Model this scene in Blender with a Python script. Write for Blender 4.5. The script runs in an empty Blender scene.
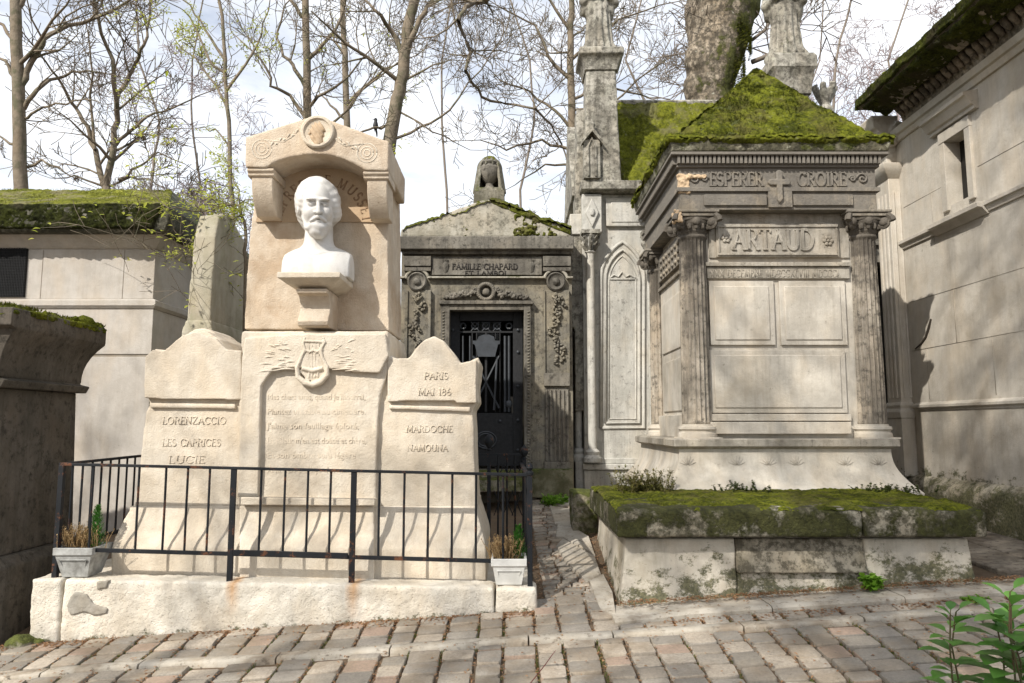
import bpy, math, random
import numpy as np
from mathutils import Vector, Matrix, noise
rnd = random.Random(7)
sc = bpy.context.scene
COL = sc.collection
F = 740.0; CZ = 1.65; TH = math.atan(83.5/740); ct, st = math.cos(TH), math.sin(TH)
# ------------------------------------------------------------------ survey helpers (turn a sighting at a known distance into metres)
def P(px, py, Y):
    u = (px-512)/F; v = (341.5-py)/F
    dy = ct - v*st; dz = st + v*ct
    t = Y/dy
    return Vector((u*t, Y, CZ+dz*t))
def PX(px, py, X):
    u = (px-512)/F; v = (341.5-py)/F
    dy = ct - v*st; dz = st + v*ct
    t = X/u
    return Vector((X, dy*t, CZ+dz*t))
def xz(pts, Y): return [(P(a,b,Y).x, P(a,b,Y).z) for a,b in pts]
_g0 = P(30,645,5.85); _g1 = P(537,617,5.85); _g2 = P(985,585,5.8)
GB = (_g2.z-_g0.z)/(_g2.x-_g0.x); GA = _g0.z - GB*_g0.x
_al = (P(545,500,9.2).z - (GA+GB*.5))/(9.2-5.85)
def smooth01(t): t = max(0,min(1,t)); return t*t*(3-2*t)
def ground(X, Y):
    Xc = max(-12, min(12, X))
    z = GA + GB*Xc
    if Y < 5.85:
        z += .09*(max(Y,1.5)-5.85)
    else:
        s = _al*(1-smooth01((X-2.2)/1.6)) + .03*smooth01((X-2.2)/1.6)
        z += s*(min(Y,10.5)-5.85)
        if Y > 10.5: z += .03*(min(Y,40)-10.5)
    return z
def G(px, py):
    y = 5.0
    lo, hi = 2.0, 12.0
    for _ in range(50):
        m = (lo+hi)/2; p = P(px,py,m)
        if p.z > ground(p.x,m): lo = m
        else: hi = m
    p = P(px,py,lo); return Vector((p.x, lo, ground(p.x,lo)))
# ------------------------------------------------------------------ node helpers
class N:
    def __init__(s, mat): s.nt = mat.node_tree; s.n = s.nt.nodes; s.l = s.nt.links
    def new(s, t, **k):
        n = s.n.new(t)
        for a,b in k.items(): setattr(n,a,b)
        return n
    def put(s, sock, v):
        if isinstance(v, bpy.types.NodeSocket): s.l.new(v, sock)
        elif isinstance(v,(tuple,list)) and len(v)==3 and sock.type=='RGBA': sock.default_value = (*v,1)
        else: sock.default_value = v
    def pos(s): return s.new('ShaderNodeNewGeometry').outputs['Position']
    def scale(s, v, sx, sy, sz):
        m = s.new('ShaderNodeMapping'); s.put(m.inputs['Vector'], v); m.inputs['Scale'].default_value=(sx,sy,sz); return m.outputs[0]
    def noise(s, v, scale, detail=6, rough=.6, dist=0):
        n = s.new('ShaderNodeTexNoise'); s.put(n.inputs['Vector'], v); n.inputs['Scale'].default_value=scale
        n.inputs['Detail'].default_value=detail; n.inputs['Roughness'].default_value=rough; n.inputs['Distortion'].default_value=dist
        return n.outputs['Fac']
    def ramp(s, v, lo, hi, a=0., b=1.):
        n = s.new('ShaderNodeMapRange'); n.clamp=True; s.put(n.inputs[0], v)
        n.inputs[1].default_value=lo; n.inputs[2].default_value=hi; n.inputs[3].default_value=a; n.inputs[4].default_value=b
        return n.outputs[0]
    def math(s, op, a, b=0.):
        n = s.new('ShaderNodeMath', operation=op); s.put(n.inputs[0], a); s.put(n.inputs[1], b); return n.outputs[0]
    def mix(s, f, a, b):
        n = s.new('ShaderNodeMix', data_type='RGBA'); s.put(n.inputs[0], f); s.put(n.inputs[6], a); s.put(n.inputs[7], b); return n.outputs[2]
    def sep(s, v):
        n = s.new('ShaderNodeSeparateXYZ'); s.put(n.inputs[0], v); return n.outputs
    def bump(s, h, strength, dist=.01, prev=None):
        n = s.new('ShaderNodeBump'); s.put(n.inputs['Height'], h); n.inputs['Strength'].default_value=strength; n.inputs['Distance'].default_value=dist
        if prev is not None: s.put(n.inputs['Normal'], prev)
        return n.outputs[0]
def newmat(name, rough=.85, spec=.3):
    m = bpy.data.materials.new(name); m.use_nodes=True
    b = m.node_tree.nodes['Principled BSDF']; b.inputs['Roughness'].default_value=rough; b.inputs['Specular IOR Level'].default_value=spec
    return m, N(m), b
def stone(name, c1, c2, stain=(.2,.17,.12), st=(.55,.75), stsc=1.3, streak=0., grime=None, moss=None, mosscol=(.075,.085,.02), bump=.5, fine=45, rough=.9,
          crust=None, lichen=0., pits=0., damp=None, warmf=.3, mdir=2, rust=None):
    """grime=(lo,hi) small dark speckle; moss=(lo,hi,upbias); crust=(z0,z1,colour) black weathering crust above z0; damp=(z0,z1) green algae below z1"""
    m,n,b = newmat(name, rough)
    p = n.pos()
    big = n.noise(p, stsc, 5, .6); mid = n.noise(p, 6, 6, .65); fi = n.noise(p, fine, 4, .6)
    col = n.mix(n.ramp(mid,.42,.60), c1, c2)
    warm = n.noise(n.scale(p,1.3,1.3,.7), 2.3, 3)
    col = n.mix(n.ramp(warm,.46,.64,0,warmf), col, tuple(x*y for x,y in zip(c1,(1.02,.88,.70))))
    col = n.mix(n.ramp(big,st[0],st[1],0,.75), col, stain)
    if streak:
        s = n.noise(n.scale(p,9,9,.9), 1.6, 6, .75)
        col = n.mix(n.math('MULTIPLY', n.ramp(s,.49,.66), min(1,streak*.9)), col, stain)
        s2 = n.noise(n.scale(p,2.6,2.6,.35), 1.3, 5, .7)
        col = n.mix(n.math('MULTIPLY', n.ramp(s2,.5,.64), min(1,streak*.6)), col, tuple(x*.8 for x in stain))
    if grime:
        g = n.noise(p, 14, 8, .75)
        col = n.mix(n.ramp(g,grime[0]-.045,grime[1]-.06,0,.85), col, tuple(x*.45 for x in stain))
    z = n.sep(p)[2]
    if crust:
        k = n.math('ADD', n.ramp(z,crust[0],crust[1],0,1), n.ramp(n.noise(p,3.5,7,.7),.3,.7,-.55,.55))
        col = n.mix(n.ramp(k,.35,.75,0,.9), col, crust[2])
    if lichen:
        g = n.noise(p, 11, 5, .6)
        col = n.mix(n.ramp(g,.64,.70,0,lichen), col, (.55,.56,.45))
    gr = n.noise(p, 170, 3, .7)
    col = n.mix(n.ramp(gr,.38,.62,0,.22), col, tuple(x*.55 for x in c1))
    if rust:
        X_,Y_,Z_ = n.sep(p)
        for rx,rz in rust:
            dx = n.math('ABSOLUTE', n.math('SUBTRACT', X_, rx)); dz = n.math('SUBTRACT', rz, Z_)
            k = n.math('MULTIPLY', n.ramp(n.math('ADD',dx,n.math('MULTIPLY',n.noise(n.scale(p,20,20,4),1,4),.06)),.03,.095,1,0), n.ramp(dz,.03,.24,1,0))
            col = n.mix(n.math('MULTIPLY',k,.75), col, (.50,.26,.09))
    h = n.math('ADD', n.math('MULTIPLY',mid,.8), n.math('MULTIPLY',fi,.5))
    if damp:
        zt = n.math('SUBTRACT', z, n.math('MULTIPLY', n.sep(p)[0], .063*(damp[2] if len(damp)>2 else 1)))
        k = n.math('ADD', n.ramp(zt,damp[0],damp[1],1,0), n.ramp(n.noise(n.scale(p,1,1,1.4),5.5,9,.8),.3,.7,-.8,.6))
        dk = n.ramp(k,.45,.7,0,.9)
        col = n.mix(dk, col, n.mix(n.ramp(fi,.4,.6),(.045,.048,.020),(.12,.115,.055)))
    if moss:
        nz = n.sep(n.new('ShaderNodeNewGeometry').outputs['Normal'])[mdir]
        k = n.math('ADD', n.noise(p,3.3,9,.72), n.math('MULTIPLY', nz, moss[2]))
        mk = n.ramp(k,moss[0],moss[1])
        mc = n.mix(n.ramp(n.noise(p,25,5,.7),.35,.65), tuple(x*.55 for x in mosscol), tuple(x*1.5 for x in mosscol))
        col = n.mix(mk, col, mc)
        h = n.math('ADD', h, n.math('MULTIPLY', mk, n.noise(p,60,3)))
    n.put(b.inputs['Base Color'], col)
    nb = n.bump(h, bump, .02)
    if pits:
        v = n.new('ShaderNodeTexVoronoi'); n.put(v.inputs['Vector'], p); v.inputs['Scale'].default_value = 60
        nb = n.bump(n.ramp(v.outputs['Distance'],.0,.35), pits, .006, nb)
    n.put(b.inputs['Normal'], nb)
    return m
def plain(name, c, c2=None, rough=.6, metal=0, sc_=12, bump=0., spec=.4):
    m,n,b = newmat(name, rough, spec); p=n.pos()
    c2 = c2 or tuple(x*.7 for x in c)
    nz = n.noise(p, sc_, 5, .65)
    n.put(b.inputs['Base Color'], n.mix(n.ramp(nz,.35,.65), c, c2)); b.inputs['Metallic'].default_value=metal
    if bump: n.put(b.inputs['Normal'], n.bump(nz, bump, .01))
    return m
def mossmat(name, a=(.10,.115,.014), d=(.032,.04,.008), brown=(.09,.07,.03), yb=.35):
    m,n,b = newmat(name, 1., .08); p=n.pos()
    f = n.noise(p, 34, 6, .8); g = n.noise(p, 7, 8, .75); k = n.noise(p, 2.3, 7, .7)
    c = n.mix(n.ramp(f,.42,.58), d, a)
    c = n.mix(n.ramp(g,.47,.60,0,.6), c, tuple(x*1.5 for x in a))
    c = n.mix(n.ramp(n.noise(p,3.6,8,.78),.50,.60,0,.75), c, d)
    c = n.mix(n.ramp(k,.5,.60,0,yb), c, brown)
    c = n.mix(n.ramp(n.noise(p,15,5,.7),.60,.66,0,.5*yb), c, (.30,.29,.22))
    n.put(b.inputs['Base Color'], c)
    n.put(b.inputs['Normal'], n.bump(n.math('ADD',f,n.math('MULTIPLY',n.noise(p,110,3),.5)), 1., .03))
    return m
def leafmat(name, a, b_, trans=.3, rough=.5):
    m,n,b = newmat(name, rough, .35)
    r = n.new('ShaderNodeNewGeometry').outputs['Random Per Island']
    c = n.mix(r, a, b_); n.put(b.inputs['Base Color'], c)
    t = n.new('ShaderNodeBsdfTranslucent'); n.put(t.inputs[0], n.mix(r, tuple(x*1.3 for x in a), tuple(x*1.3 for x in b_)))
    mx = n.new('ShaderNodeMixShader'); mx.inputs[0].default_value = trans
    n.l.new(b.outputs[0], mx.inputs[1]); n.l.new(t.outputs[0], mx.inputs[2])
    n.l.new(mx.outputs[0], n.n['Material Output'].inputs[0])
    return m
# ------------------------------------------------------------------ mesh builder
class M:
    def __init__(s): s.v=[]; s.f=[]
    def add(s, vs, fs):
        k=len(s.v); s.v += [tuple(a) for a in vs]; s.f += [tuple(i+k for i in f) for f in fs]; return s
    def box(s,x0,x1,y0,y1,z0,z1):
        return s.add([(x0,y0,z0),(x1,y0,z0),(x1,y1,z0),(x0,y1,z0),(x0,y0,z1),(x1,y0,z1),(x1,y1,z1),(x0,y1,z1)],
                     [(3,2,1,0),(4,5,6,7),(0,1,5,4),(1,2,6,5),(2,3,7,6),(3,0,4,7)])
    def loft(s, rings, cap=True):
        n=len(rings[0]); vs=[p for r in rings for p in r]; fs=[]
        for i in range(len(rings)-1):
            for j in range(n):
                a=i*n+j; b=i*n+(j+1)%n; fs.append((a,b,b+n,a+n))
        if cap: fs.append(tuple(range(n-1,-1,-1))); fs.append(tuple((len(rings)-1)*n+j for j in range(n)))
        return s.add(vs,fs)
    def prism(s, poly, y0, y1):        # poly in XZ
        a = sum(poly[i][0]*poly[(i+1)%len(poly)][1]-poly[(i+1)%len(poly)][0]*poly[i][1] for i in range(len(poly)))
        if a<0: poly=poly[::-1]
        return s.loft([[(x,y0,z) for x,z in poly][::-1],[(x,y1,z) for x,z in poly][::-1]][::-1])
    def prismx(s, poly, x0, x1):       # poly in YZ
        return s.loft([[(x0,y,z) for y,z in poly],[(x1,y,z) for y,z in poly]])
    def rects(s, levels):              # (z,x0,x1,y0,y1)
        return s.loft([[(x0,y0,z),(x1,y0,z),(x1,y1,z),(x0,y1,z)] for z,x0,x1,y0,y1 in levels])
    def lathe(s,cx,cy,prof,n=24,flute=0,amp=0.):
        return s.loft([[(cx+(r-(amp*abs(math.sin(flute*math.pi*j/n)) if fl else 0))*math.cos(2*math.pi*j/n), cy+(r-(amp*abs(math.sin(flute*math.pi*j/n)) if fl else 0))*math.sin(2*math.pi*j/n), z) for j in range(n)]
                       for r,z,fl in [(q+(0,))[:3] for q in prof]])
    def disc(s,c,r,y0,y1,n=24,prof=None): # disc facing -Y; prof [(r,y)]
        prof = prof or [(r,y1),(r,y0)]
        return s.loft([[(c[0]+q*math.cos(2*math.pi*j/n), y, c[1]+q*math.sin(2*math.pi*j/n)) for j in range(n)] for q,y in prof])
    def tube(s, pts, rad, n=6, cap=True):
        pts=[Vector(p) for p in pts]
        if not hasattr(rad,'__len__'): rad=[rad]*len(pts)
        rings=[]; up=None
        for i,p in enumerate(pts):
            d=(pts[min(i+1,len(pts)-1)]-pts[max(i-1,0)])
            if d.length<1e-9: d=Vector((0,0,1))
            d.normalize()
            if up is None: up = d.orthogonal().normalized()
            a = (up - d*up.dot(d))
            a = a.normalized() if a.length>1e-6 else d.orthogonal().normalized()
            up=a; b=d.cross(a)
            rings.append([p+(a*math.cos(2*math.pi*j/n)+b*math.sin(2*math.pi*j/n))*rad[i] for j in range(n)])
        return s.loft(rings,cap)
    def sph(s,c,r,n=8,m=5):
        if not hasattr(r,'__len__'): r=(r,r,r)
        rings=[]
        for i in range(1,m):
            t=math.pi*i/m
            rings.append([(c[0]+r[0]*math.sin(t)*math.cos(2*math.pi*j/n), c[1]+r[1]*math.sin(t)*math.sin(2*math.pi*j/n), c[2]-r[2]*math.cos(t)) for j in range(n)])
        return s.loft(rings)
    def xf(s, mat):
        s.v=[tuple(mat@Vector(v)) for v in s.v]; return s
    def build(s, name, mat, parent=None, bevel=0, sharp=35, rough=None, seg=2, fix=True):
        me=bpy.data.meshes.new(name); me.from_pydata(s.v,[],s.f); me.update()
        if fix and len(s.f)<60000:
            import bmesh
            bm=bmesh.new(); bm.from_mesh(me); bmesh.ops.recalc_face_normals(bm,faces=bm.faces); bm.to_mesh(me); bm.free()
        me.polygons.foreach_set('use_smooth',[True]*len(me.polygons))
        if sharp and not rough: me.set_sharp_from_angle(angle=math.radians(sharp))
        me.materials.append(mat)
        o=bpy.data.objects.new(name,me); COL.objects.link(o)
        if parent is not None: par(o,parent)
        if bevel:
            b=o.modifiers.new('bevel','BEVEL'); b.width=bevel; b.segments=seg; b.limit_method='ANGLE'; b.angle_limit=math.radians(40)
        if rough:                       # (voxel, amplitude, noise scale): worn stone
            r=o.modifiers.new('remesh','REMESH'); r.mode='VOXEL'; r.voxel_size=rough[0]; r.use_smooth_shade=True
            if len(rough)>3:
                k=o.modifiers.new('soft','SMOOTH'); k.iterations=rough[3]; k.factor=.6
            for a,scl in ((rough[1],rough[2]),(rough[1]*.35,rough[2]*.22)):
                t=bpy.data.textures.new('n','CLOUDS'); t.noise_scale=scl; t.noise_depth=3
                d=o.modifiers.new('wear','DISPLACE'); d.texture=t; d.strength=a; d.texture_coords='GLOBAL'; d.mid_level=.5
        return o
def par(o, parent):
    o.parent=parent; o.matrix_parent_inverse=Matrix.Translation(-Vector(parent.location)) if parent.type=='EMPTY' else Matrix()
def tag(o, label=None, cat=None, group=None, kind=None):
    if label: o['label']=label
    if cat: o['category']=cat
    if group: o['group']=group
    if kind: o['kind']=kind
    return o
def thing(name, loc, label, cat, group=None):
    o=bpy.data.objects.new(name,None); COL.objects.link(o); o.location=loc; o.empty_display_size=.1
    return tag(o,label,cat,group)
def sub(o, parent):     # o becomes a sub-part of mesh part `parent` (itself under an Empty); all meshes are in world coordinates
    root=parent.parent
    o.parent=parent; o.matrix_parent_inverse=Matrix(); return o
def copy_tree(o, parent=None):
    c=o.copy(); COL.objects.link(c); c.parent=parent
    for ch in list(o.children): copy_tree(ch,c)
    return c
# ------------------------------------------------------------------ implicit sculpting
def ell(p,c,r):
    q=[(p[i]-c[i])/r[i] for i in range(3)]; L=np.sqrt(q[0]**2+q[1]**2+q[2]**2); return (L-1)*min(r)
def cap(p,a,b,ra,rb=None):
    rb = ra if rb is None else rb
    a=np.array(a,float); b=np.array(b,float); d=b-a; L=d.dot(d)
    t=np.clip(sum((p[i]-a[i])*d[i] for i in range(3))/L,0,1)
    return np.sqrt(sum((p[i]-a[i]-t*d[i])**2 for i in range(3)))-(ra+(rb-ra)*t)
def su(a,b,k):
    h=np.clip(.5+.5*(b-a)/k,0,1); return b+(a-b)*h-k*h*(1-h)
def ss(a,b,k): return -su(-a,b,k)          # a minus b
def si(a,b,k): return -su(-a,-b,k)
def bx3(p,c,h): 
    return np.maximum(np.maximum(abs(p[0]-c[0])-h[0],abs(p[1]-c[1])-h[1]),abs(p[2]-c[2])-h[2])
def sdf(fn, lo, hi, res):
    n=[max(4,int((hi[i]-lo[i])/res)+1) for i in range(3)]
    ax=[lo[i]+np.arange(n[i])*res for i in range(3)]
    p=np.meshgrid(*ax,indexing='ij'); f=fn(p)
    f=np.pad(f,1,constant_values=1.0); n=f.shape
    s=f<0
    acc=np.zeros((n[0]-1,n[1]-1,n[2]-1,3)); cnt=np.zeros((n[0]-1,n[1]-1,n[2]-1))
    for axis in range(3):
        sl0=[slice(None)]*3; sl1=[slice(None)]*3; sl0[axis]=slice(0,-1); sl1[axis]=slice(1,None)
        a=f[tuple(sl0)]; b=f[tuple(sl1)]; cr=(a<0)!=(b<0)
        t=np.where(cr, a/np.where(np.abs(a-b)<1e-12,1e-12,(a-b)),0)
        oth=[i for i in range(3) if i!=axis]
        for da in (0,1):
            for db in (0,1):
                idx=[slice(None)]*3
                idx[oth[0]]=slice(da, n[oth[0]]-1+da); idx[oth[1]]=slice(db, n[oth[1]]-1+db)
                c=cr[tuple(idx)]; tt=t[tuple(idx)]
                off=[0.,0.,0.]; off[oth[0]]=da; off[oth[1]]=db
                for k in range(3):
                    acc[...,k]+=c*(tt if k==axis else off[k])
                cnt+=c
    act=cnt>0; ids=-np.ones(act.shape,int); ids[act]=np.arange(act.sum())
    ii=np.argwhere(act); vs=(ii+acc[act]/cnt[act][:,None]-1)*res+np.array(lo)
    fs=[]
    for axis in range(3):
        o1,o2=[(1,2),(2,0),(0,1)][axis]
        sl0=[slice(None)]*3; sl1=[slice(None)]*3; sl0[axis]=slice(0,-1); sl1[axis]=slice(1,None)
        cr=(s[tuple(sl0)]!=s[tuple(sl1)])
        for e in np.argwhere(cr):
            if e[o1]==0 or e[o2]==0 or e[o1]>=n[o1]-1 or e[o2]>=n[o2]-1: continue
            q=[]
            for (a,b) in ((1,1),(0,1),(0,0),(1,0)):
                c=list(e); c[o1]-=a; c[o2]-=b; q.append(ids[tuple(c)])
            if min(q)<0: continue
            if not s[tuple(e)]: q=q[::-1]
            fs.append(tuple(int(x) for x in q))
    m=M(); m.v=[tuple(v) for v in vs]; m.f=fs; return m
# ------------------------------------------------------------------ lettering with thick and thin strokes and serifs
def arc(cx,cy,rx,ry,a0,a1,n=9): return [(cx+rx*math.cos(math.radians(a0+(a1-a0)*i/n)), cy+ry*math.sin(math.radians(a0+(a1-a0)*i/n))) for i in range(n+1)]
GL={
'A':(.8,[('n',[(.1,0),(.42,1)]),('t',[(.4,1),(.72,0)]),('n',[(.22,.36),(.6,.36)])],[(.1,0),(.72,0)]),
'B':(.68,[('t',[(.15,0),(.15,1)]),('n',[(.15,1),(.35,1)]+arc(.35,.76,.2,.24,90,-90)+[(.15,.52)]),('t',[(.3,.52)]+arc(.36,.26,.24,.26,90,-90)+[(.15,0)])],[(.15,0),(.15,1)]),
'C':(.76,[('t',arc(.42,.5,.33,.5,42,318,14))],[(.67,.83)]),
'D':(.8,[('t',[(.15,0),(.15,1)]),('t',[(.15,1),(.3,1)]+arc(.32,.5,.38,.5,90,-90,12)+[(.15,0)])],[(.15,0),(.15,1)]),
'E':(.62,[('t',[(.15,0),(.15,1)]),('n',[(.15,1),(.54,1),(.54,.88)]),('n',[(.15,.52),(.44,.52)]),('n',[(.15,0),(.56,0),(.56,.14)])],[(.15,0),(.15,1)]),
'F':(.6,[('t',[(.15,0),(.15,1)]),('n',[(.15,1),(.54,1),(.54,.88)]),('n',[(.15,.52),(.44,.52)])],[(.15,0),(.15,1)]),
'H':(.84,[('t',[(.15,0),(.15,1)]),('t',[(.69,0),(.69,1)]),('n',[(.15,.52),(.69,.52)])],[(.15,0),(.15,1),(.69,0),(.69,1)]),
'I':(.32,[('t',[(.16,0),(.16,1)])],[(.16,0),(.16,1)]),
'L':(.6,[('t',[(.15,0),(.15,1)]),('n',[(.15,0),(.55,0),(.55,.16)])],[(.15,0),(.15,1)]),
'M':(.95,[('n',[(.14,0),(.17,1)]),('t',[(.17,1),(.47,.08)]),('n',[(.47,.08),(.78,1)]),('t',[(.78,1),(.81,0)])],[(.14,0),(.17,1),(.78,1),(.81,0)]),
'N':(.84,[('n',[(.14,0),(.14,1)]),('t',[(.14,1),(.68,0)]),('n',[(.68,0),(.68,1)])],[(.14,0),(.14,1),(.68,1)]),
'O':(.86,[('t',arc(.43,.5,.34,.5,0,360,18))],[]),
'P':(.64,[('t',[(.15,0),(.15,1)]),('n',[(.15,1),(.35,1)]+arc(.35,.74,.22,.26,90,-90)+[(.15,.48)])],[(.15,0),(.15,1)]),
'R':(.72,[('t',[(.15,0),(.15,1)]),('n',[(.15,1),(.35,1)]+arc(.35,.75,.21,.25,90,-90)+[(.15,.5)]),('t',[(.34,.5),(.66,0)])],[(.15,0),(.15,1),(.66,0)]),
'S':(.6,[('t',arc(.3,.75,.2,.25,35,250,8)+arc(.3,.27,.22,.27,70,-145,9))],[]),
'T':(.7,[('t',[(.35,0),(.35,1)]),('n',[(.05,.86),(.05,1),(.65,1),(.65,.86)])],[(.35,0)]),
'U':(.82,[('t',[(.15,1),(.15,.32)]+arc(.41,.3,.26,.3,180,360,9)+[(.67,1)])],[(.15,1),(.67,1)]),
'V':(.78,[('t',[(.08,1),(.39,0)]),('n',[(.39,0),(.7,1)])],[(.08,1),(.7,1)]),
'X':(.78,[('t',[(.1,1),(.66,0)]),('n',[(.1,0),(.66,1)])],[(.1,1),(.66,1),(.1,0),(.66,0)]),
'Z':(.7,[('n',[(.1,.88),(.1,1),(.58,1)]),('t',[(.58,1),(.1,0)]),('n',[(.1,0),(.6,0),(.6,.12)])],[]),
'1':(.4,[('n',[(.1,.8),(.22,1)]),('t',[(.22,1),(.22,0)])],[(.22,0)]),
'8':(.6,[('t',arc(.3,.75,.18,.23,0,360,12)),('t',arc(.3,.27,.22,.27,0,360,12))],[]),
'6':(.6,[('t',arc(.32,.28,.22,.28,0,360,12)),('n',[(.1,.3),(.18,.7),(.42,1)])],[]),
'.':(.25,[('t',[(.1,.0),(.1,.12)])],[]),
' ':(.45,[],[]),
}
def text(m, s, o, right, up, h, width=None, depth=.004, wt=.15, wn=.075):
    """raised letters starting at o (bottom left), out = toward the viewer"""
    right=Vector(right).normalized(); up=Vector(up).normalized(); out=right.cross(up)*-1
    out = right.cross(up)
    adv=sum(GL[c][0] for c in s); k = (width/adv/h) if width else 1.
    x=0.; o=Vector(o); cnt=0
    def seg(a,b,w):
        nonlocal cnt
        cnt+=1; dz=depth+ (cnt%7)*.0003
        A=o+right*((x+a[0])*h*k)+up*(a[1]*h); B=o+right*((x+b[0])*h*k)+up*(b[1]*h)
        d=B-A
        if d.length<1e-6: return
        d.normalize(); s_=d.cross(out)*(w*h/2); e=d*(w*h*.3); A=A-e; B=B+e
        q=[A-s_,B-s_,B+s_,A+s_]
        m.add([v-out*.004 for v in q]+[v+out*dz for v in q],[(3,2,1,0),(4,5,6,7),(0,1,5,4),(1,2,6,5),(2,3,7,6),(3,0,4,7)])
    for c in s:
        w,strokes,ser=GL[c]
        for t,pl in strokes:
            for i in range(len(pl)-1): seg(pl[i],pl[i+1], wt if t=='t' else wn)
        for (a,b) in ser: seg((a-.1,b),(a+.1,b),wn)
        x+=w
# ------------------------------------------------------------------ moss cushions laid on a quad a-b-c-d (normal outwards)
def moss_patch(m, a,b,c,d, nu, nv, amp=.03, off=.0, sc_=4., seed=0, edge=.05, clump=None):
    a,b,c,d=map(Vector,(a,b,c,d)); nn=(b-a).cross(d-a).normalized(); vs=[]
    for j in range(nv+1):
        for i in range(nu+1):
            u=i/nu; v=j/nv; p=a*(1-u)*(1-v)+b*u*(1-v)+c*u*v+d*(1-u)*v
            q=p*sc_+Vector((seed,seed*2,0))
            h=noise.fractal(q,.6,2.1,5)*amp + noise.noise(p*26)*amp*.45+abs(noise.noise(p*11))*amp*.5 + off
            if clump: h += clump(u,v)
            e=min(u,1-u)*(b-a).length; e2=min(v,1-v)*(d-a).length; e=min(e,e2)
            if e<edge: h -= (1-e/edge)**2*(abs(off)+amp*.5+.006)
            vs.append(p+nn*h + Vector((noise.noise(p*9+Vector((3,1,1))),noise.noise(p*9+Vector((7,2,5))),0))*.006)
    fs=[(j*(nu+1)+i, j*(nu+1)+i+1,(j+1)*(nu+1)+i+1,(j+1)*(nu+1)+i) for j in range(nv) for i in range(nu)]
    return m.add(vs,fs)
def tufts(m, a,b,c,d, count, L=.02, seed=1, thr=-.1, sc_=4., off=0., tri=False):
    R=random.Random(seed); a,b,c,d=map(Vector,(a,b,c,d)); nn=(b-a).cross(d-a).normalized()
    for _ in range(count):
        u=R.random(); v=R.random(); p=a*(1-u)*(1-v)+b*u*(1-v)+c*u*v+d*(1-u)*v
        if noise.fractal(p*sc_+Vector((seed,seed*2,0)),.6,2.1,4)<thr: continue
        t=Vector((R.uniform(-1,1),R.uniform(-1,1),R.uniform(-.2,1)))*.7+nn
        t.normalize(); s_=t.orthogonal().normalized()*L*R.uniform(.15,.3); l=L*R.uniform(.5,1.3)
        p=p+nn*(off-.004)
        m.add([p-s_,p+s_,p+t*l],[(0,1,2)])
# ------------------------------------------------------------------ plants
def leaf(m, p, d, L, W, fold=.25, R=rnd, droop=.2):
    d=Vector(d).normalized(); s_=d.cross(Vector((0,0,1)))
    if s_.length<.01: s_=Vector((1,0,0))
    s_.normalize(); n_=s_.cross(d).normalized()
    vs=[]; 
    for t,w in ((0,.08),(.25,.75),(.5,1),(.75,.72),(1,.03)):
        c=Vector(p)+d*(L*t)-Vector((0,0,droop*L*t*t)); ww=W*.5*w
        vs += [c-s_*ww+n_*ww*fold*2, c, c+s_*ww+n_*ww*fold*2]
    fs=[]
    for i in range(4):
        k=i*3; fs += [(k,k+1,k+4,k+3),(k+1,k+2,k+5,k+4)]
    m.add(vs,fs)
def grow(mb, p, d, L, r, level, R, spread=.6, up=.15, nchild=(6,5,4), wob=.18, leaves=None, minr=.006, tips=None, shrink=.55, sides=(6,5,4,3)):
    n=max(3,int(5-level)); pts=[Vector(p)]; d=Vector(d).normalized(); rad=[r]; step=L/n
    for i in range(n):
        d=(d+Vector((R.gauss(0,wob),R.gauss(0,wob),R.gauss(0,wob)+up*.3))).normalized()
        pts.append(pts[-1]+d*step); rad.append(max(minr,r*(1-.75*(i+1)/n)))
    mb.tube(pts,rad,sides[min(level,3)],cap=False)
    if tips is not None and level>=len(nchild)-1: tips.append((pts[-1],d)); tips.append((pts[-2],d))
    if level<len(nchild):
        for k in range(nchild[level]):
            t=R.uniform(.2,1)*n; i=min(n-1,int(t)); q=pts[i].lerp(pts[i+1],t-i)
            dd=(pts[i+1]-pts[i]).normalized(); o=dd.orthogonal().normalized(); o.rotate(Matrix.Rotation(R.uniform(0,6.28),3,dd))
            nd=(dd*(1-spread)+o*spread*R.uniform(.7,1.3)+Vector((0,0,up))).normalized()
            grow(mb,q,nd,L*shrink*R.uniform(.7,1.2),max(minr,rad[i]*.5),level+1,R,spread,up,nchild,wob,leaves,minr,tips,shrink,sides)
# ================================================================== materials
MUS = stone('cream limestone',(.64,.58,.485),(.57,.505,.41),(.40,.345,.27),(.50,.66),1.9,streak=.3,grime=(.68,.8),bump=.6,fine=70,warmf=.28)
MUSB= stone('rough cream kerb stone',(.67,.63,.55),(.60,.56,.48),(.33,.28,.21),(.6,.8),1.2,streak=.2,grime=(.64,.77),bump=1.,fine=30,damp=(.16,.34),pits=.7,rust=[(P(353,592,5.85).x,P(353,588,5.85).z),(P(232,590,5.85).x,P(232,584,5.85).z)])
MUSU= stone('tan limestone of the upper block',(.62,.54,.435),(.53,.45,.355),(.40,.29,.19),(.5,.68),2.2,streak=.3,grime=(.68,.8),bump=.7,fine=70,warmf=.32)
MUSV= stone('shade-toned tan limestone',(.50,.385,.265),(.44,.335,.23),(.30,.21,.13),(.6,.8),1.6,bump=.3)  # tan darkened so the colour carries the shade under the vault
PATCH=stone('grey cement repair',(.33,.31,.27),(.27,.25,.21),bump=.6)
MARB= stone('white marble',(.70,.69,.67),(.62,.61,.58),(.40,.38,.34),(.56,.75),3,streak=.18,bump=.15,fine=120,rough=.5,warmf=.1)
TINT= plain('faded engraved paint',(.27,.18,.11),(.33,.23,.15),.9)
CUT = plain('weathered cut letters',(.57,.495,.39),(.62,.545,.44),.95)
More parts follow.
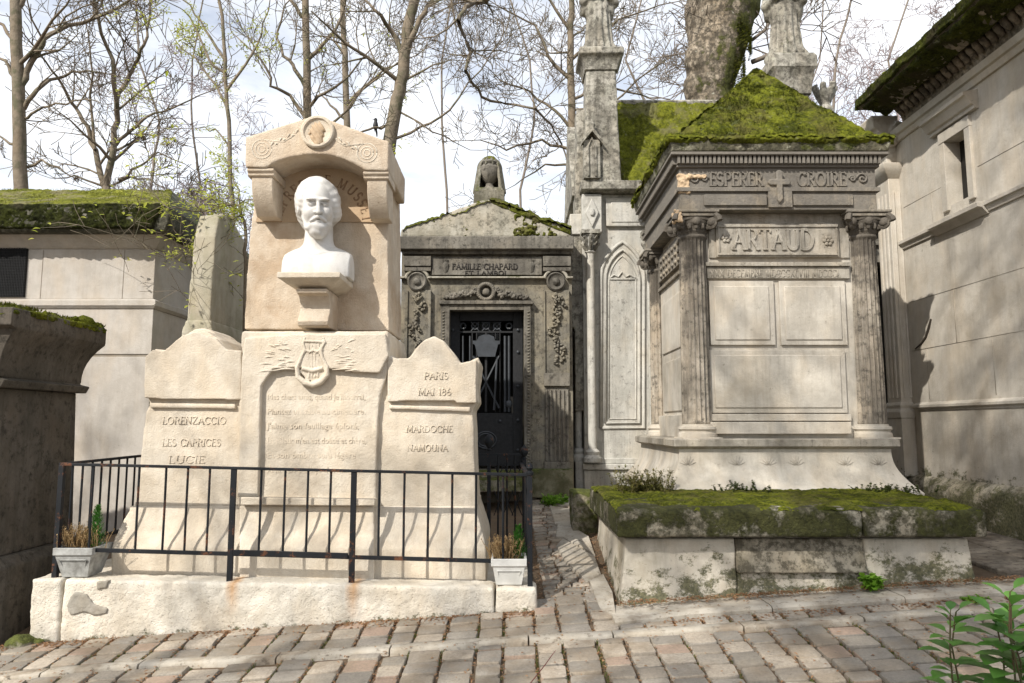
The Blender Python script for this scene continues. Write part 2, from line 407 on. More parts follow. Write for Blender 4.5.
ART = stone('grey weathered limestone',(.43,.40,.345),(.33,.305,.26),(.13,.115,.09),(.5,.72),1.5,streak=.55,grime=(.6,.75),bump=.5,fine=60)
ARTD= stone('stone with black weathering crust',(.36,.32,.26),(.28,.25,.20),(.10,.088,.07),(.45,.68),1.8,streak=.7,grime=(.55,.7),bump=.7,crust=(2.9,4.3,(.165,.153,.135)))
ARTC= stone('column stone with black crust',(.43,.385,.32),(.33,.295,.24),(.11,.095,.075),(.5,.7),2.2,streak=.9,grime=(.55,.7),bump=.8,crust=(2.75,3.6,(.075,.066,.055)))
ARTP= stone('pale panel stone',(.56,.525,.46),(.48,.445,.385),(.26,.23,.18),(.52,.7),1.1,streak=.35,grime=(.66,.8),bump=.35)  # one pale beige tone for the panels, body and pedestal
FRESH=plain('broken pale stone',(.58,.44,.29),(.5,.37,.24),.95,bump=.6)
PLIN= stone('mossy limestone plinth',(.58,.54,.46),(.49,.45,.38),(.22,.19,.13),(.54,.7),1.4,streak=.3,grime=(.66,.8),bump=.5,damp=(.16,.74),lichen=.2)
SLAB= stone('mossy stone slab',(.40,.37,.30),(.30,.275,.22),(.09,.085,.05),(.42,.6),2.4,grime=(.5,.65),bump=.8,moss=(.42,.60,.38),lichen=.7)
SLABF= stone('moss stained slab edge',(.36,.335,.27),(.25,.23,.175),(.10,.09,.05),(.45,.6),2.4,grime=(.5,.62),bump=.9,moss=(.42,.50,.03),mosscol=(.042,.043,.013),lichen=.9)
CHA = stone('dark grey chapel stone',(.215,.20,.17),(.15,.14,.12),(.055,.05,.042),(.48,.7),1.2,streak=.7,grime=(.55,.7),bump=.6)  # weathered dark stone, with tree shade also put into the colour
CHAY= stone('ochre blotched chapel stone',(.26,.235,.18),(.175,.165,.14),(.065,.06,.05),(.48,.7),1.7,streak=.6,grime=(.56,.7),bump=.6)  # wall stone, its colour likewise darkened for tree shade besides weathering
CHAP= stone('pale mossy pediment stone',(.42,.40,.34),(.33,.31,.26),(.15,.14,.10),(.5,.7),1.8,streak=.3,grime=(.55,.7),bump=.6,moss=(.60,.66,.15))
GOT = stone('pale grey gothic stone',(.52,.51,.47),(.43,.425,.39),(.2,.19,.17),(.55,.75),1.5,streak=.5,grime=(.6,.75),bump=.5)
GOTD= stone('lichen stained pinnacle stone',(.42,.40,.35),(.34,.33,.28),(.11,.10,.08),(.47,.66),2.6,streak=.8,grime=(.5,.66),bump=.8,moss=(.66,.74,.12),lichen=.4)
LEFT= stone('smooth greige stone',(.49,.46,.42),(.43,.40,.36),(.3,.26,.21),(.55,.72),1.0,streak=.25,grime=(.68,.82),bump=.3)
RGT = stone('warm mausoleum stone',(.54,.505,.445),(.48,.445,.385),(.30,.26,.20),(.52,.7),1.0,streak=.3,grime=(.68,.8),bump=.35,damp=(.95,1.3,0))
RPL = stone('mossy mausoleum plinth',(.42,.385,.31),(.33,.30,.235),(.12,.11,.065),(.45,.62),1.8,streak=.6,grime=(.54,.68),bump=.7,damp=(.75,1.35,0))
RCOR= stone('stained cornice stone',(.36,.31,.25),(.27,.23,.18),(.09,.08,.06),(.42,.62),2.4,streak=.7,grime=(.5,.66),bump=.7,moss=(.62,.7,.12))
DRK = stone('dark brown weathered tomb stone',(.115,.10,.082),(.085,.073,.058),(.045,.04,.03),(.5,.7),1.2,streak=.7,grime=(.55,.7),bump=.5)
STEL= stone('pale algae stained stele',(.44,.41,.33),(.37,.34,.27),(.17,.165,.08),(.5,.7),1.6,streak=.3,bump=.3,moss=(.66,.78,.05))
MOSS= mossmat('bright moss',(.165,.18,.018),(.042,.052,.01),(.14,.12,.05),.5)
MOSD= mossmat('dark moss',(.06,.075,.014),(.02,.025,.007),(.06,.05,.025))
IRON= plain('black painted iron',(.011,.012,.014),(.02,.021,.023),.65,.0,30,.2,.3)
def ironrust():
    m,n,b=newmat('black iron with rust and worn paint',.62,.25); p=n.pos()
    c=n.mix(n.ramp(n.noise(p,9,7,.75),.56,.62),(.011,.013,.016),(.12,.05,.025))
    c=n.mix(n.ramp(n.noise(p,26,6,.8),.66,.72),c,(.22,.2,.18))
    n.put(b.inputs['Base Color'],c); n.put(b.inputs['Normal'],n.bump(n.noise(p,50,4),.3,.004)); return m
RAIL=ironrust()
GLASS=plain('dark opening',(.006,.006,.007),(.004,.004,.004),.35)
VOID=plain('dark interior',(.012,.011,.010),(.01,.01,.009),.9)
SOIL= stone('dark soil with litter',(.14,.10,.066),(.09,.065,.043),(.16,.115,.07),(.5,.6),6,bump=1.,fine=50,moss=(.72,.8,.0),mosscol=(.07,.08,.02))
ZINC= plain('pale grey planter',(.66,.66,.63),(.55,.55,.52),.6,0,10,.15)
ZINW= plain('weathered zinc planter',(.40,.41,.40),(.20,.20,.19),.6,0,14,.3)
BARK= stone('grey bark',(.21,.175,.13),(.14,.115,.085),(.09,.095,.05),(.5,.65),3,bump=1.,fine=30)
BARKF=plain('far bark',(.20,.17,.14),(.15,.125,.10),.9)
BARKP=plain('purplish far twigs',(.30,.25,.25),(.22,.18,.18),.95)
PLAT= stone('pale flaking bark with moss',(.40,.345,.27),(.20,.165,.12),(.085,.07,.05),(.47,.58),5.5,streak=1.,grime=(.5,.6),bump=1.,fine=26,lichen=.5,moss=(.50,.60,.26),mdir=0,mosscol=(.07,.075,.018))
LEAFY=leafmat('yellow green spring leaves',(.34,.40,.05),(.46,.46,.10),.4)
LEAFG=leafmat('glossy green leaves',(.07,.19,.03),(.15,.32,.06),.3,.35)
LEAFL=leafmat('bright weed leaves',(.16,.33,.03),(.24,.42,.05),.3)
LEAFD=leafmat('dull herb leaves',(.10,.11,.03),(.17,.14,.05),.2)
CONE=leafmat('conifer sprigs',(.035,.13,.015),(.06,.20,.025),.2)
DRY =leafmat('dried heather sprigs',(.34,.22,.10),(.46,.33,.17),.15)
LITT=leafmat('fallen leaf litter',(.20,.095,.045),(.34,.20,.10),.1)
def cobmat():
    m,n,b=newmat('granite setts',.85,.15); p=n.pos()
    r=n.new('ShaderNodeNewGeometry').outputs['Random Per Island']
    c=n.new('ShaderNodeValToRGB'); n.put(c.inputs[0],r); e=c.color_ramp; e.interpolation='CONSTANT'
    cols=[(.32,.285,.235),(.25,.225,.185),(.37,.32,.255),(.28,.255,.22),(.43,.37,.295),(.37,.27,.205),(.27,.235,.19),(.33,.30,.255),(.46,.40,.325),(.23,.21,.18)]
    e.elements[0].color=(*cols[0],1); e.elements[1].position=.93; e.elements[1].color=(*cols[5],1)
    for i,q in enumerate(cols[1:5]+cols[6:]):
        x=e.elements.new(.10*(i+1)); x.color=(*q,1)
    g=n.noise(p,55,6,.7); k=n.noise(p,2.2,5,.65)
    col=n.mix(n.ramp(g,.35,.65,0,.45),c.outputs[0],(.11,.10,.09))
    col=n.mix(n.ramp(k,.48,.62,0,.6),col,(.20,.155,.105))
    col=n.mix(n.ramp(n.noise(p,24,7,.8),.57,.68,0,.6),col,(.10,.085,.06))
    col=n.mix(.04,col,(.7,.62,.5))
    n.put(b.inputs['Base Color'],col); n.put(b.inputs['Normal'],n.bump(n.math('ADD',g,n.noise(p,14,3)),.6,.01)); return m
COB=cobmat()
KERB=stone('pale kerb stone',(.44,.405,.345),(.34,.305,.25),(.22,.17,.12),(.55,.7),3,grime=(.6,.72),bump=.6)
# ================================================================== ground
def grid(xs,ys,fn):
    m=M(); nx=len(xs)
    m.add([(x,y,fn(x,y)) for y in ys for x in xs],[(j*nx+i,j*nx+i+1,(j+1)*nx+i+1,(j+1)*nx+i) for j in range(len(ys)-1) for i in range(nx-1)])
    return m
xs=[-220,-90,-40,-20]+[-12+.25*i for i in range(97)]+[20,40,90,220]
ys=[-60,-25,-10,-4,-1,1]+[1.5+.25*i for i in range(44)]+[13,15,20,30,50,90,300]
def gz(x,y):
    z=ground(x,y)-.007
    if abs(x)<12 and 0<y<12: z+=noise.noise(Vector((x*2,y*2,0)))*.012
    return z
g=grid(xs,ys,gz).build('ground',SOIL,sharp=0,fix=False); tag(g,kind='structure')
# kerb strip of pale stones crossing the setts
strip=[G(-60,684),G(15,678),G(130,667),G(260,660.5),G(390,651),G(540,640.5),G(600,637.5),G(700,631),G(800,625),G(900,617),G(1080,604)]
def stripY(x):
    for i in range(len(strip)-1):
        a,b=strip[i],strip[i+1]
        if a.x<=x<=b.x: return a.y+(b.y-a.y)*(x-a.x)/(b.x-a.x)
    return strip[0].y+(x-strip[0].x)*0 if x<strip[0].x else strip[-1].y
m=M(); x=strip[0].x
R=random.Random(3)
while x<strip[-1].x:
    L=R.uniform(.55,1.1); x1=min(x+L,strip[-1].x); w=.062
    n_=6; rings=[]
    for i in range(n_+1):
        xx=x+.006+(x1-x-.012)*i/n_; y=stripY(xx)+R.uniform(-.006,.006); z=ground(xx,y)
        ww=w*R.uniform(.92,1.08)
        rings.append([(xx,y-ww,z-.05),(xx,y+ww,z-.05),(xx,y+ww,z+.018),(xx,y+ww-.012,z+.030),(xx,y-ww+.012,z+.030),(xx,y-ww,z+.018)])
    m.loft(rings); x=x1
tag(m.build('kerb_strip',KERB,sharp=50),kind='structure')
# Artaud kerb: low pale kerb in front of the plinth and up the alley
ka=[G(613,617),G(700,611),G(800,603),G(900,596),G(985,589),G(1060,586)]
kb=[G(612,628),G(700,619),G(800,612),G(900,605),G(1003,598),G(1060,596)]
def polyY(pl,x):
    if x<=pl[0].x: return pl[0].y
    for i in range(len(pl)-1):
        if pl[i].x<=x<=pl[i+1].x: return pl[i].y+(pl[i+1].y-pl[i].y)*(x-pl[i].x)/(pl[i+1].x-pl[i].x)
    return pl[-1].y
m=M(); xk=ka[0].x-.02
while xk<3.85:
    x1=min(3.85,xk+R.uniform(.8,1.3)); rings=[]
    for i in range(7):
        xx=xk+.005+(x1-xk-.01)*i/6; ya=5.86; yb=polyY(kb,xx)+R.uniform(-.006,.006); z=ground(xx,yb)
        rings.append([(xx,yb,z-.05),(xx,ya,z-.05),(xx,ya,z+.05),(xx,yb+.025,z+.05),(xx,yb+.004,z+.035)])
    m.loft(rings); xk=x1
tag(m.build('kerb',KERB,sharp=50),kind='structure')
# alley paving slabs (irregular) right of the gutter
m=M()
sl=[[(585,640),(614,622),(595,575),(560,545),(552,560)],[(556,548),(592,572),(578,540),(560,522),(549,530)],[(548,528),(578,538),(570,512),(558,500),(545,503)],[(544,501),(566,504),(560,492),(541,492)]]
sl=[[(617,622),(613,596),(603,577),(589,584),(600,612)],[(602,578),(596,560),(562,541),(555,548),(566,566),(587,586)],[(596,558),(590,540),(575,531),(557,527),(555,540),(563,541)],[(582,531),(574,512),(549,508),(555,527)],[(574,510),(567,495),(546,494),(548,507)]]
for q in sl:
    pts=[G(a,b) for a,b in q]; c=sum(pts,Vector())/len(pts)
    pts=[c+(p-c)*.97 for p in pts]
    m.loft([[ (p.x,p.y,ground(p.x,p.y)-.05) for p in pts],[(p.x,p.y,ground(p.x,p.y)+.025+rnd.uniform(-.003,.003)) for p in pts],[(c.x+(p.x-c.x)*.95,c.y+(p.y-c.y)*.95,ground(p.x,p.y)+.036) for p in pts]])
pave=tag(m.build('alley_paving',KERB,sharp=50),kind='structure')
# setts
def sett(m,x0,x1,y0,y1,R,h=.020,lift=0):
    j=lambda: R.uniform(-.008,.008)
    c=[(x0+j(),y0+j()),(x1+j(),y0+j()),(x1+j(),y1+j()),(x0+j(),y1+j())]
    mx=(x0+x1)/2; my=(y0+y1)/2; dz=R.uniform(-.005,.006)+lift
    def pt(i): return c[i]
    o8=[]
    for i in range(4):
        a=c[i]; p=c[i-1]; q=c[(i+1)%4]; k=.09
        o8.append((a[0]+(p[0]-a[0])*k,a[1]+(p[1]-a[1])*k)); o8.append((a[0]+(q[0]-a[0])*k,a[1]+(q[1]-a[1])*k))
    tx=R.uniform(-.02,.02); ty=R.uniform(-.02,.02)
    def r(s,z): 
        return [(mx+(a-mx)*s,my+(b-my)*s,ground(mx+(a-mx)*s,my+(b-my)*s)+z+dz+(a-mx)*tx+(b-my)*ty) for a,b in o8]
    m.loft([r(1,-.03),r(1,h*.5),r(.96,h*.88),r(.86,h)]) 
m=M(); R=random.Random(11)
y=2.6; row=0
cols=[]; x=-6.0
while x<6.5: w=R.uniform(.155,.21); cols.append((x,w)); x+=w+R.uniform(.013,.031)
for x,w in cols:
    y=2.6+R.uniform(0,.15); 
    while y<5.98:
        d=R.uniform(.135,.20) 
        xm=x+w/2; sy=stripY(xm); y1=y+d
        lim=5.84 if xm<.2 or xm>.78 else 6.6
        if .75<xm<3.9: lim=polyY(kb,xm)-.015
        gap=.012
        if y<sy-.07<y1: 
            y1=sy-.075
            if y1-y<.06: y=sy+.075; continue
        if sy-.07<=y<sy+.07: y=sy+.078; y1=y+d
        if y1>lim: y1=lim
        if y1-y>.05: 
            sk=(y-4.5)*.0
            sett(m,x,x+w,y,y1-gap*.3,R)
        y=y1+gap+R.uniform(0,.012)
        if y>lim: break
# alley: thin setts laid across
y=6.0
while y<9.3:
    d=R.uniform(.07,.10); left=.26-.02*(y-6); pr=None
    right=.80-(y-5.9)*.12 if y>6.35 else .80
    x=left; 
    while x<right-.05:
        w=R.uniform(.11,.17); x1=min(x+w,right); sett(m,x,x1,y,y+d,R,.024,-.01); x=x1+.014
    y+=d+.016
cob=tag(m.build('cobbled_road',COB,sharp=40),kind='structure')
# litter and joint grass: uncountable
m=M(); R=random.Random(5)
for i in range(15000):
    t=R.random()
    if t<.34: x=R.uniform(-4,.3); yy=5.84-abs(R.gauss(0,.06))
    elif t<.62: x=R.uniform(.8,4.6); yy=polyY(kb,min(x,3.9))-.02-abs(R.gauss(0,.07)) if R.random()<.6 else 5.78-abs(R.gauss(0,.04))
    elif t<.74: x=R.uniform(.2,.85); yy=R.uniform(5.7,8.8)
    else:
        x=R.uniform(-4.5,4.6); yy=R.uniform(4.4,5.85)
        if R.random()<.85: k_=min(cols,key=lambda q:abs(q[0]-.013-x)); x=k_[0]-.013+R.gauss(0,.012)
    p=Vector((x,yy,ground(x,yy)+R.uniform(.0,.02)+(.03 if t>.8 and R.random()<.3 else 0)+(.05 if (t>.34 and t<.62 and yy>5.66 and x<3.85) else 0)))
    a=R.uniform(0,6.28); leaf(m,p,(math.cos(a),math.sin(a),R.uniform(-.1,.4)),R.uniform(.012,.034),R.uniform(.008,.016),.3,R)
tag(m.build('leaf_litter',LITT,sharp=0,fix=False),'brown fallen leaves scattered in the joints and along the kerbs','leaf litter',kind='stuff')
m=M()
for i in range(5200):
    x=R.uniform(-4.5,4.6); yy=R.uniform(4.3,5.8)
    if noise.noise(Vector((x*1.6,yy*1.6,3)))<.05: continue
    k=min(range(len(cols)),key=lambda q:abs(cols[q][0]-.015-x)); x=cols[k][0]-.015+R.uniform(-.012,.012)
    p=Vector((x,yy,ground(x,yy)-.005))
    for q in range(3):
        t=Vector((R.uniform(-.6,.6),R.uniform(-.6,.6),1)).normalized(); s_=Vector((R.uniform(-1,1),R.uniform(-1,1),0)).normalized()*.003
        m.add([p-s_,p+s_,p+t*R.uniform(.012,.034)],[(0,1,2)])
tag(m.build('joint_grass',leafmat('joint grass',(.10,.13,.03),(.17,.19,.05),.3),sharp=0,fix=False),'short green grass and moss growing in the joints between the cobbles','grass',kind='stuff')
# ================================================================== Musset monument
c=P(300,583,6.6); mus=thing('tomb_monument',(c.x,6.6,c.z),'cream limestone tomb monument with arched canopy top and rounded side wings, behind black railing','tomb')
YS=5.86
LAB=1
def zq(px,py,Y): return P(px,py,Y).z
bzl=P(35,579,YS); bzr=P(537,588,YS)
def slabtop(x): return bzl.z+(bzr.z-bzl.z)*(x-bzl.x)/(bzr.x-bzl.x)
def kerbblock(xa,xb,y0,y1,name='base_block'):
    m=M(); m.rects([(-.25,xa,xb,y0,y1),(slabtop((xa+xb)/2),xa,xb,y0,y1)])
    v=m.v; m.v=[(a,b,(slabtop(a) if z>0 else z)) for a,b,z in v]
    return m.build(name,MUSB,mus,rough=(.018,.022,.12,6))
x0,x1,x2,x3=P(30,600,YS).x,P(61,600,YS).x,P(495,600,YS).x,P(537,600,YS).x
kerbblock(x0,x1-.004,YS,6.12); kerbblock(x1+.004,x2-.004,YS,6.12); kerbblock(x2+.004,x3,YS,6.12)
m=M(); m.rects([(-.25,x0+.02,x3-.02,6.12,7.6),(slabtop(-1)-.03,x0+.02,x3-.02,6.12,7.6)]); m.v=[(a,b,(slabtop(a)-.035 if z>0 else z)) for a,b,z in m.v]
m.build('base_slab',MUSB,mus,bevel=.01)
# foot courses: vertical foot, cavetto, neck
def foot(lx,rx,Yf,name,dz=0):
    lev=[(586,0,0),(549,0,.0),(541,.12,.025),(531,.38,.07),(519,.72,.10),(511,1,.115),(506,1,.12)]
    L=[]
    for py,k,dy in lev:
        Y=Yf+dy; a=P(lx[0]+(lx[1]-lx[0])*k,py,Y); b=P(rx[0]+(rx[1]-rx[0])*k,py,Y)
        L.append([(a.x,Y,a.z),(b.x,Y,b.z),(b.x,7.3,b.z),(a.x,7.3,a.z)])
    m=M(); m.loft(L); return m.build(name,MUS,mus,rough=(.012,.008,.12,1))
foot((111,129),(242,242),6.14,'stepped_foot'); foot((371,371),(486,476),6.14,'stepped_foot')
foot((239,239),(374,374),6.09,'stepped_foot')
# wings
def wing(pts,Y,name='side_wing'):
    m=M(); m.prism(xz(pts,Y),Y,6.95); o=m.build(name,MUS,mus,rough=(.012,.009,.12,1)); return o
lw=wing([(134,508),(139,470),(146,412),(150,404),(147,397),(146,372),(149,356),(155,349),(166,350),(175,345),(184,335),(195,331),(206,331),(219,339),(227,349),(236,352),(246,350),(246,508)],6.27)
rw=wing([(370,508),(370,345),(386,354),(398,358),(409,358),(415,349),(424,340),(434,336),(444,341),(453,352),(460,363),(470,361),(478,357),(480,362),(477,385),(478,402),(473,410),(475,470),(477,508)],6.27)
def raised(pts,Y,t,name,mat=MUS,parent=mus,rough=(.0105,.005,.1,0),deep=.05):
    m=M(); m.prism(xz(pts,Y),Y-t,Y+deep); return m.build(name,mat,parent,rough=rough)
# shaped caps of the wings: proud lip with a ledge below
for pts in ([(146,398),(147,357),(155,350),(166,351),(184,336),(197,332),(217,339),(228,350),(243,351),(243,400),(228,400),(225,399),(165,399)],
            [(388,402),(388,356),(398,359),(409,359),(424,341),(434,337),(444,342),(460,364),(477,360),(476,385),(477,403),(457,403),(455,401),(405,401)]):
    raised(pts,6.25,.035,'wing_cap')
for pts in ([(150,403),(236,404),(236,409),(151,408)],[(389,405),(471,407),(470,412),(389,409)]): raised(pts,6.26,.02,'moulding')
# rounded back hump on left wing
m=M(); a=P(214,352,6.9); m.disc((a.x,a.z),.19,6.6,7.1,24); m.build('rounded_back',MUS,mus,rough=(.02,.01,.1,3))
# central lower block
m=M(); m.prism(xz([(240,508),(240,460),(238,420),(240,385),(243,360),(241,345),(242,331),(300,331),(388,331),(390,345),(389,362),(386,378),(380,396),(378,420),(376,470),(376,508)],6.22),6.22,7.2)
m.build('central_block',MUS,mus,rough=(.013,.012,.14,1))
raised([(239,497),(241,420),(243,360),(246,338),(300,334),(386,334),(389,356),(380,373),(352,372),(351,369),(325,369),(300,368),(275,368),(268,377),(262,386),(259,497)],6.20,.03,'panel_surround')
m=M(); m.prism(xz([(239,497),(375,499),(375,506),(239,505)],6.14),6.14,6.4); m.build('ledge',MUS,mus,bevel=.008)
# upper stele, canopy, vault, brackets
m=M(); m.prism(xz([(244,329),(249,240),(254,205),(255,150),(316,125),(387,150),(388,205),(389,331)],6.5),6.5,7.25)
m.build('upper_stele',MUSU,mus,rough=(.013,.010,.14,1))
YC=6.13
arcp=[(266,167.5),(272,163.5),(280,160),(290,157),(303,154.8),(318,154),(331,155),(343,158.5),(354,163.5),(365,170)]
m=M(); m.prism(xz([(245,136.5),(250,135.5),(316,114.5),(383,139.5),(389,141),(388.5,171)]+arcp[::-1]+[(245,167)],YC),YC,7.1)
m.build('canopy',MUSU,mus,rough=(.013,.006,.2,1))
m=M(); m.prism(xz([(262,150),(380,154),(381,196),(383,222),(262,216)],6.9),6.85,7.45); m.build('canopy_back',MUSU,mus,rough=(.016,.01,.1,2))
def slantblock(pts_f,Yf,Yb,shrink_py,name,mat=MUS,bevel=.006):
    m=M(); f=xz(pts_f,Yf); m.prism(f,Yf,Yb); return m.build(name,mat,mus,bevel=bevel)
def bracket(xa,xb,yt,yb_):
    # console profile in YZ
    a=P(xa,yt,YC+.02); b=P(xb,yt,YC+.02); zt=a.z; zb=P(xa,yb_,YC+.1).z; H=zt-zb
    prof=[(6.52,zt),(YC+.015,zt),(YC+.015,zt-.02),(YC+.035,zt-.035),(YC+.035,zt-.055),(YC+.055,zt-.065)]
    o=sub_br=None
    m=M(); m.prismx(prof+[(6.52,zt-.065)],a.x-.015,b.x+.015)
    p1=m.build('bracket_capital',MUSU,mus,bevel=.004)
    pr=[(6.52,zt-.06)]+[(YC+.055+.16*((i/8)**2.2),zt-.06-(H-.06)*i/8) for i in range(9)]+[(6.52,zb)]
    m=M(); m.prismx(pr,a.x+.012,b.x-.004); m.build('bracket',MUSU,mus,bevel=.008)
bracket(249,272,168.5,213); bracket(365,387,171.5,215)
# medallion
a=P(318,132.5,YC); m=M(); m.disc((a.x,a.z),.15,0,0,36,prof=[(.145,YC+.03),(.145,YC-.025),(.135,YC-.035),(.118,YC-.035),(.108,YC-.02),(.06,YC-.01),(.01,YC-.01)])
m.build('medallion',MUS,mus)
m=M()
def head_relief(p):
    f=ell(p,(0,0,0.01),(.05,.025,.062)); f=su(f,ell(p,(-.012,0,-.045),(.03,.02,.035)),.02); f=su(f,cap(p,(-.045,0,.005),(-.058,0,-.012),.008),.01)
    f=su(f,cap(p,(.01,0,-.05),(.012,0,-.085),.028),.015)
    f=f+.004*np.sin(p[0]*190+p[2]*120)
    return f
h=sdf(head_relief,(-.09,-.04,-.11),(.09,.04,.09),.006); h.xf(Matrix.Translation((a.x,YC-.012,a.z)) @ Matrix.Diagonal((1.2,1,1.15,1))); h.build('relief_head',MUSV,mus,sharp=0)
# scroll reliefs beside medallion
for cx,cy,s in ((262,149,1),(367,153,-1)):
    m=M(); c=P(cx,cy,YC); 
    for r0 in (.085,.055,.028): m.tube([(c.x+r0*math.cos(t*.3),YC+.003,c.z+r0*math.sin(t*.3)) for t in range(22)],.007,5)
    for k in range(7):
        a0=P(cx+s*(8+k*4.2),cy-1-k*2.2,YC); a1=P(cx+s*(13+k*4),cy-6+(-2.0)*k+ (3 if k%2 else -2),YC)
        m.tube([(a0.x,YC+.004,a0.z),((a0.x+a1.x)/2,YC-.001,(a0.z+a1.z)/2+.012),(a1.x,YC+.004,a1.z)],[.004,.010,.003],5)
    m.tube([P(cx+s*3,cy-9,YC),P(cx+s*22,cy-7,YC),P(cx+s*33,cy-14,YC)],.005,5)
    m.build('scroll_relief',MUS,mus,sharp=0)
# darker tan back behind the bust, vault shade put into its colour
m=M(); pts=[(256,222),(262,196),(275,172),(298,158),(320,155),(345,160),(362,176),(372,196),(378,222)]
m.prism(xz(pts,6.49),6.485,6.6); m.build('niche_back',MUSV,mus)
# arched inscription
m=M(); cc=P(322,224,6.485)
def arctext(s,a0,a1,rad,h):
    tot=sum(GL[c][0] for c in s); x=0
    for ch in s:
        w=GL[ch][0]; ang=math.radians(a0+(a1-a0)*((x+w/2)/tot)); x+=w
        up=Vector((math.cos(ang),0,math.sin(ang))); rt=Vector((math.sin(ang),0,-math.cos(ang)))
        o=Vector((cc.x,6.485,cc.z))+up*rad-rt*(w*h/2); text(m,ch,o,rt,up,h,None,.0025,.16,.08)
arctext('ALFRED DE MUSSET',178,2,.365,.085)
m.build('inscription',TINT,mus,sharp=0)
# console shelf under the bust
m=M(); a=P(277,272,6.0); b=P(340,272.5,6.0); z=a.z
m.rects([(z-.125,a.x+.20,b.x-.16,6.2,6.52),(z-.085,a.x+.06,b.x-.05,6.06,6.52),(z-.05,a.x+.012,b.x-.008,6.01,6.52),(z-.045,a.x,b.x,6.0,6.52),(z,a.x,b.x,6.0,6.52)])
m.build('console_shelf',MUS,mus,bevel=.005)
zt=z-.12; zb=P(300,328,6.25).z; H=zt-zb; a2=P(298,300,6.15); b2=P(328.5,300,6.15)
pr=[(6.52,zt),(6.10,zt),(6.10,zt-.035),(6.16,zt-.05)]+[(6.17+.05*math.sin(i/8*3.1),zt-.05-(H-.13)*i/8) for i in range(9)]+[(6.165,zb+.07),(6.15,zb+.045),(6.165,zb+.012),(6.20,zb),(6.52,zb)]
m=M(); m.prismx(pr,a2.x,b2.x); m.build('console',MUSU,mus,bevel=.006)
# lyre relief
m=M(); Y=6.17
def T(pts,r,n=7): m.tube([Vector((P(a,b,Y).x,Y+dy,P(a,b,Y).z)) for a,b,dy in [(q+(0,))[:3] for q in pts]],r,n)
T([(305,337),(303,343),(305,350),(301,358),(297,368),(298,377),(305,383),(313,385),(321,382),(327,375),(327,367),(322,357),(321,349),(325,342),(323,337)],[.010,.012,.014,.016,.020,.024,.026,.026,.026,.024,.020,.016,.014,.012,.010])
T([(303,341),(326,342)],.012); m.prism(xz([(303,362),(322,362),(325,372),(320,379),(313,381),(306,379),(300,372)],Y),6.178,6.22)

for k in range(4): T([(309+k*3.4,342),(309+k*2.9,377)],.005,5)
T([(303,349),(310,352),(313,350),(317,352),(323,349)],.012); T([(302,368),(313,371),(323,368)],.018)
m.build('lyre_relief',MUS,mus,rough=(.007,.003,.05,0))
R=random.Random(2)
for s in (-1,1):
    m=M()
    for k in range(22):
        t=k/21; x0=313+s*(12+R.uniform(0,22)); y0=371-t*26; x1=x0+s*R.uniform(16,30)*(1-.3*t); y1=y0-R.uniform(-1,9)*(t+.15)*1.2+2
        a=P(x0,y0,6.175); b=P(x1,y1,6.175)
        m.tube([(a.x,6.180,a.z),((a.x+b.x)/2,6.172,(a.z+b.z)/2+.012),(b.x,6.181,b.z)],[.003,.010,.002],5)
    m.build('laurel_relief',MUS,mus,sharp=0)
for s,px,py,w,h,yy in (('LORENZACCIO',162,424,66,.058,6.268),('LES CAPRICES',162,446,60,.058,6.268),('LUCIE',168,463,38,.058,6.268),('MARDOCHE',406,432,48,.052,6.268),('NAMOUNA',407,451,42,.052,6.268),('PARIS',424,379,25,.055,6.212),('MAI 186',418,395,34,.055,6.212)):
    m=M(); text(m,s,P(px,py,yy),(1,0,0),(0,0,1),h,w*yy/740*.97,.0028,.09,.055); m.build('inscription',CUT,mus,sharp=0)
dg=None
for i_,s in enumerate(("Mes chers amis, quand je mourrai,","Plantez un saule au cimetière.","J'aime son feuillage éploré,","La pâleur m'en est douce et chère,","Et son ombre sera légère","À la terre où je dormirai.")):
    cu=bpy.data.curves.new('verse','FONT'); cu.body=s; cu.size=.072; cu.extrude=.004; cu.resolution_u=2
    t_=bpy.data.objects.new('verse',cu); COL.objects.link(t_); bpy.context.view_layer.update()
    me=bpy.data.meshes.new_from_object(t_.evaluated_get(bpy.context.evaluated_depsgraph_get())); bpy.data.objects.remove(t_)
    me.materials.clear(); me.materials.append(CUT); q_=P(267,399.5+14.6*i_,6.218)
    wmax=max(v.co.x for v in me.vertices); kx=min(1,(98*6.2/740)/wmax)
    me.transform(Matrix.Translation((q_.x,6.2205,q_.z)) @ Matrix.Rotation(math.radians(90),4,'X') @ Matrix.Diagonal((kx,1,1,1)))
    o_=bpy.data.objects.new('inscription',me); COL.objects.link(o_); par(o_,mus)
# stained patches: cement repair on the kerb
m=M(); Yp=5.845
m.prism(xz([(75,592),(86,594),(93,604),(108,609),(106,614),(94,616),(84,612),(70,616),(66,606),(70,597)],Yp),Yp,5.9)
m.prism(xz([(96,582),(108,581),(106,588),(96,590)],Yp),Yp+.003,5.9)
m.build('cement_repair',PATCH,mus,rough=(.01,.012,.05,2))
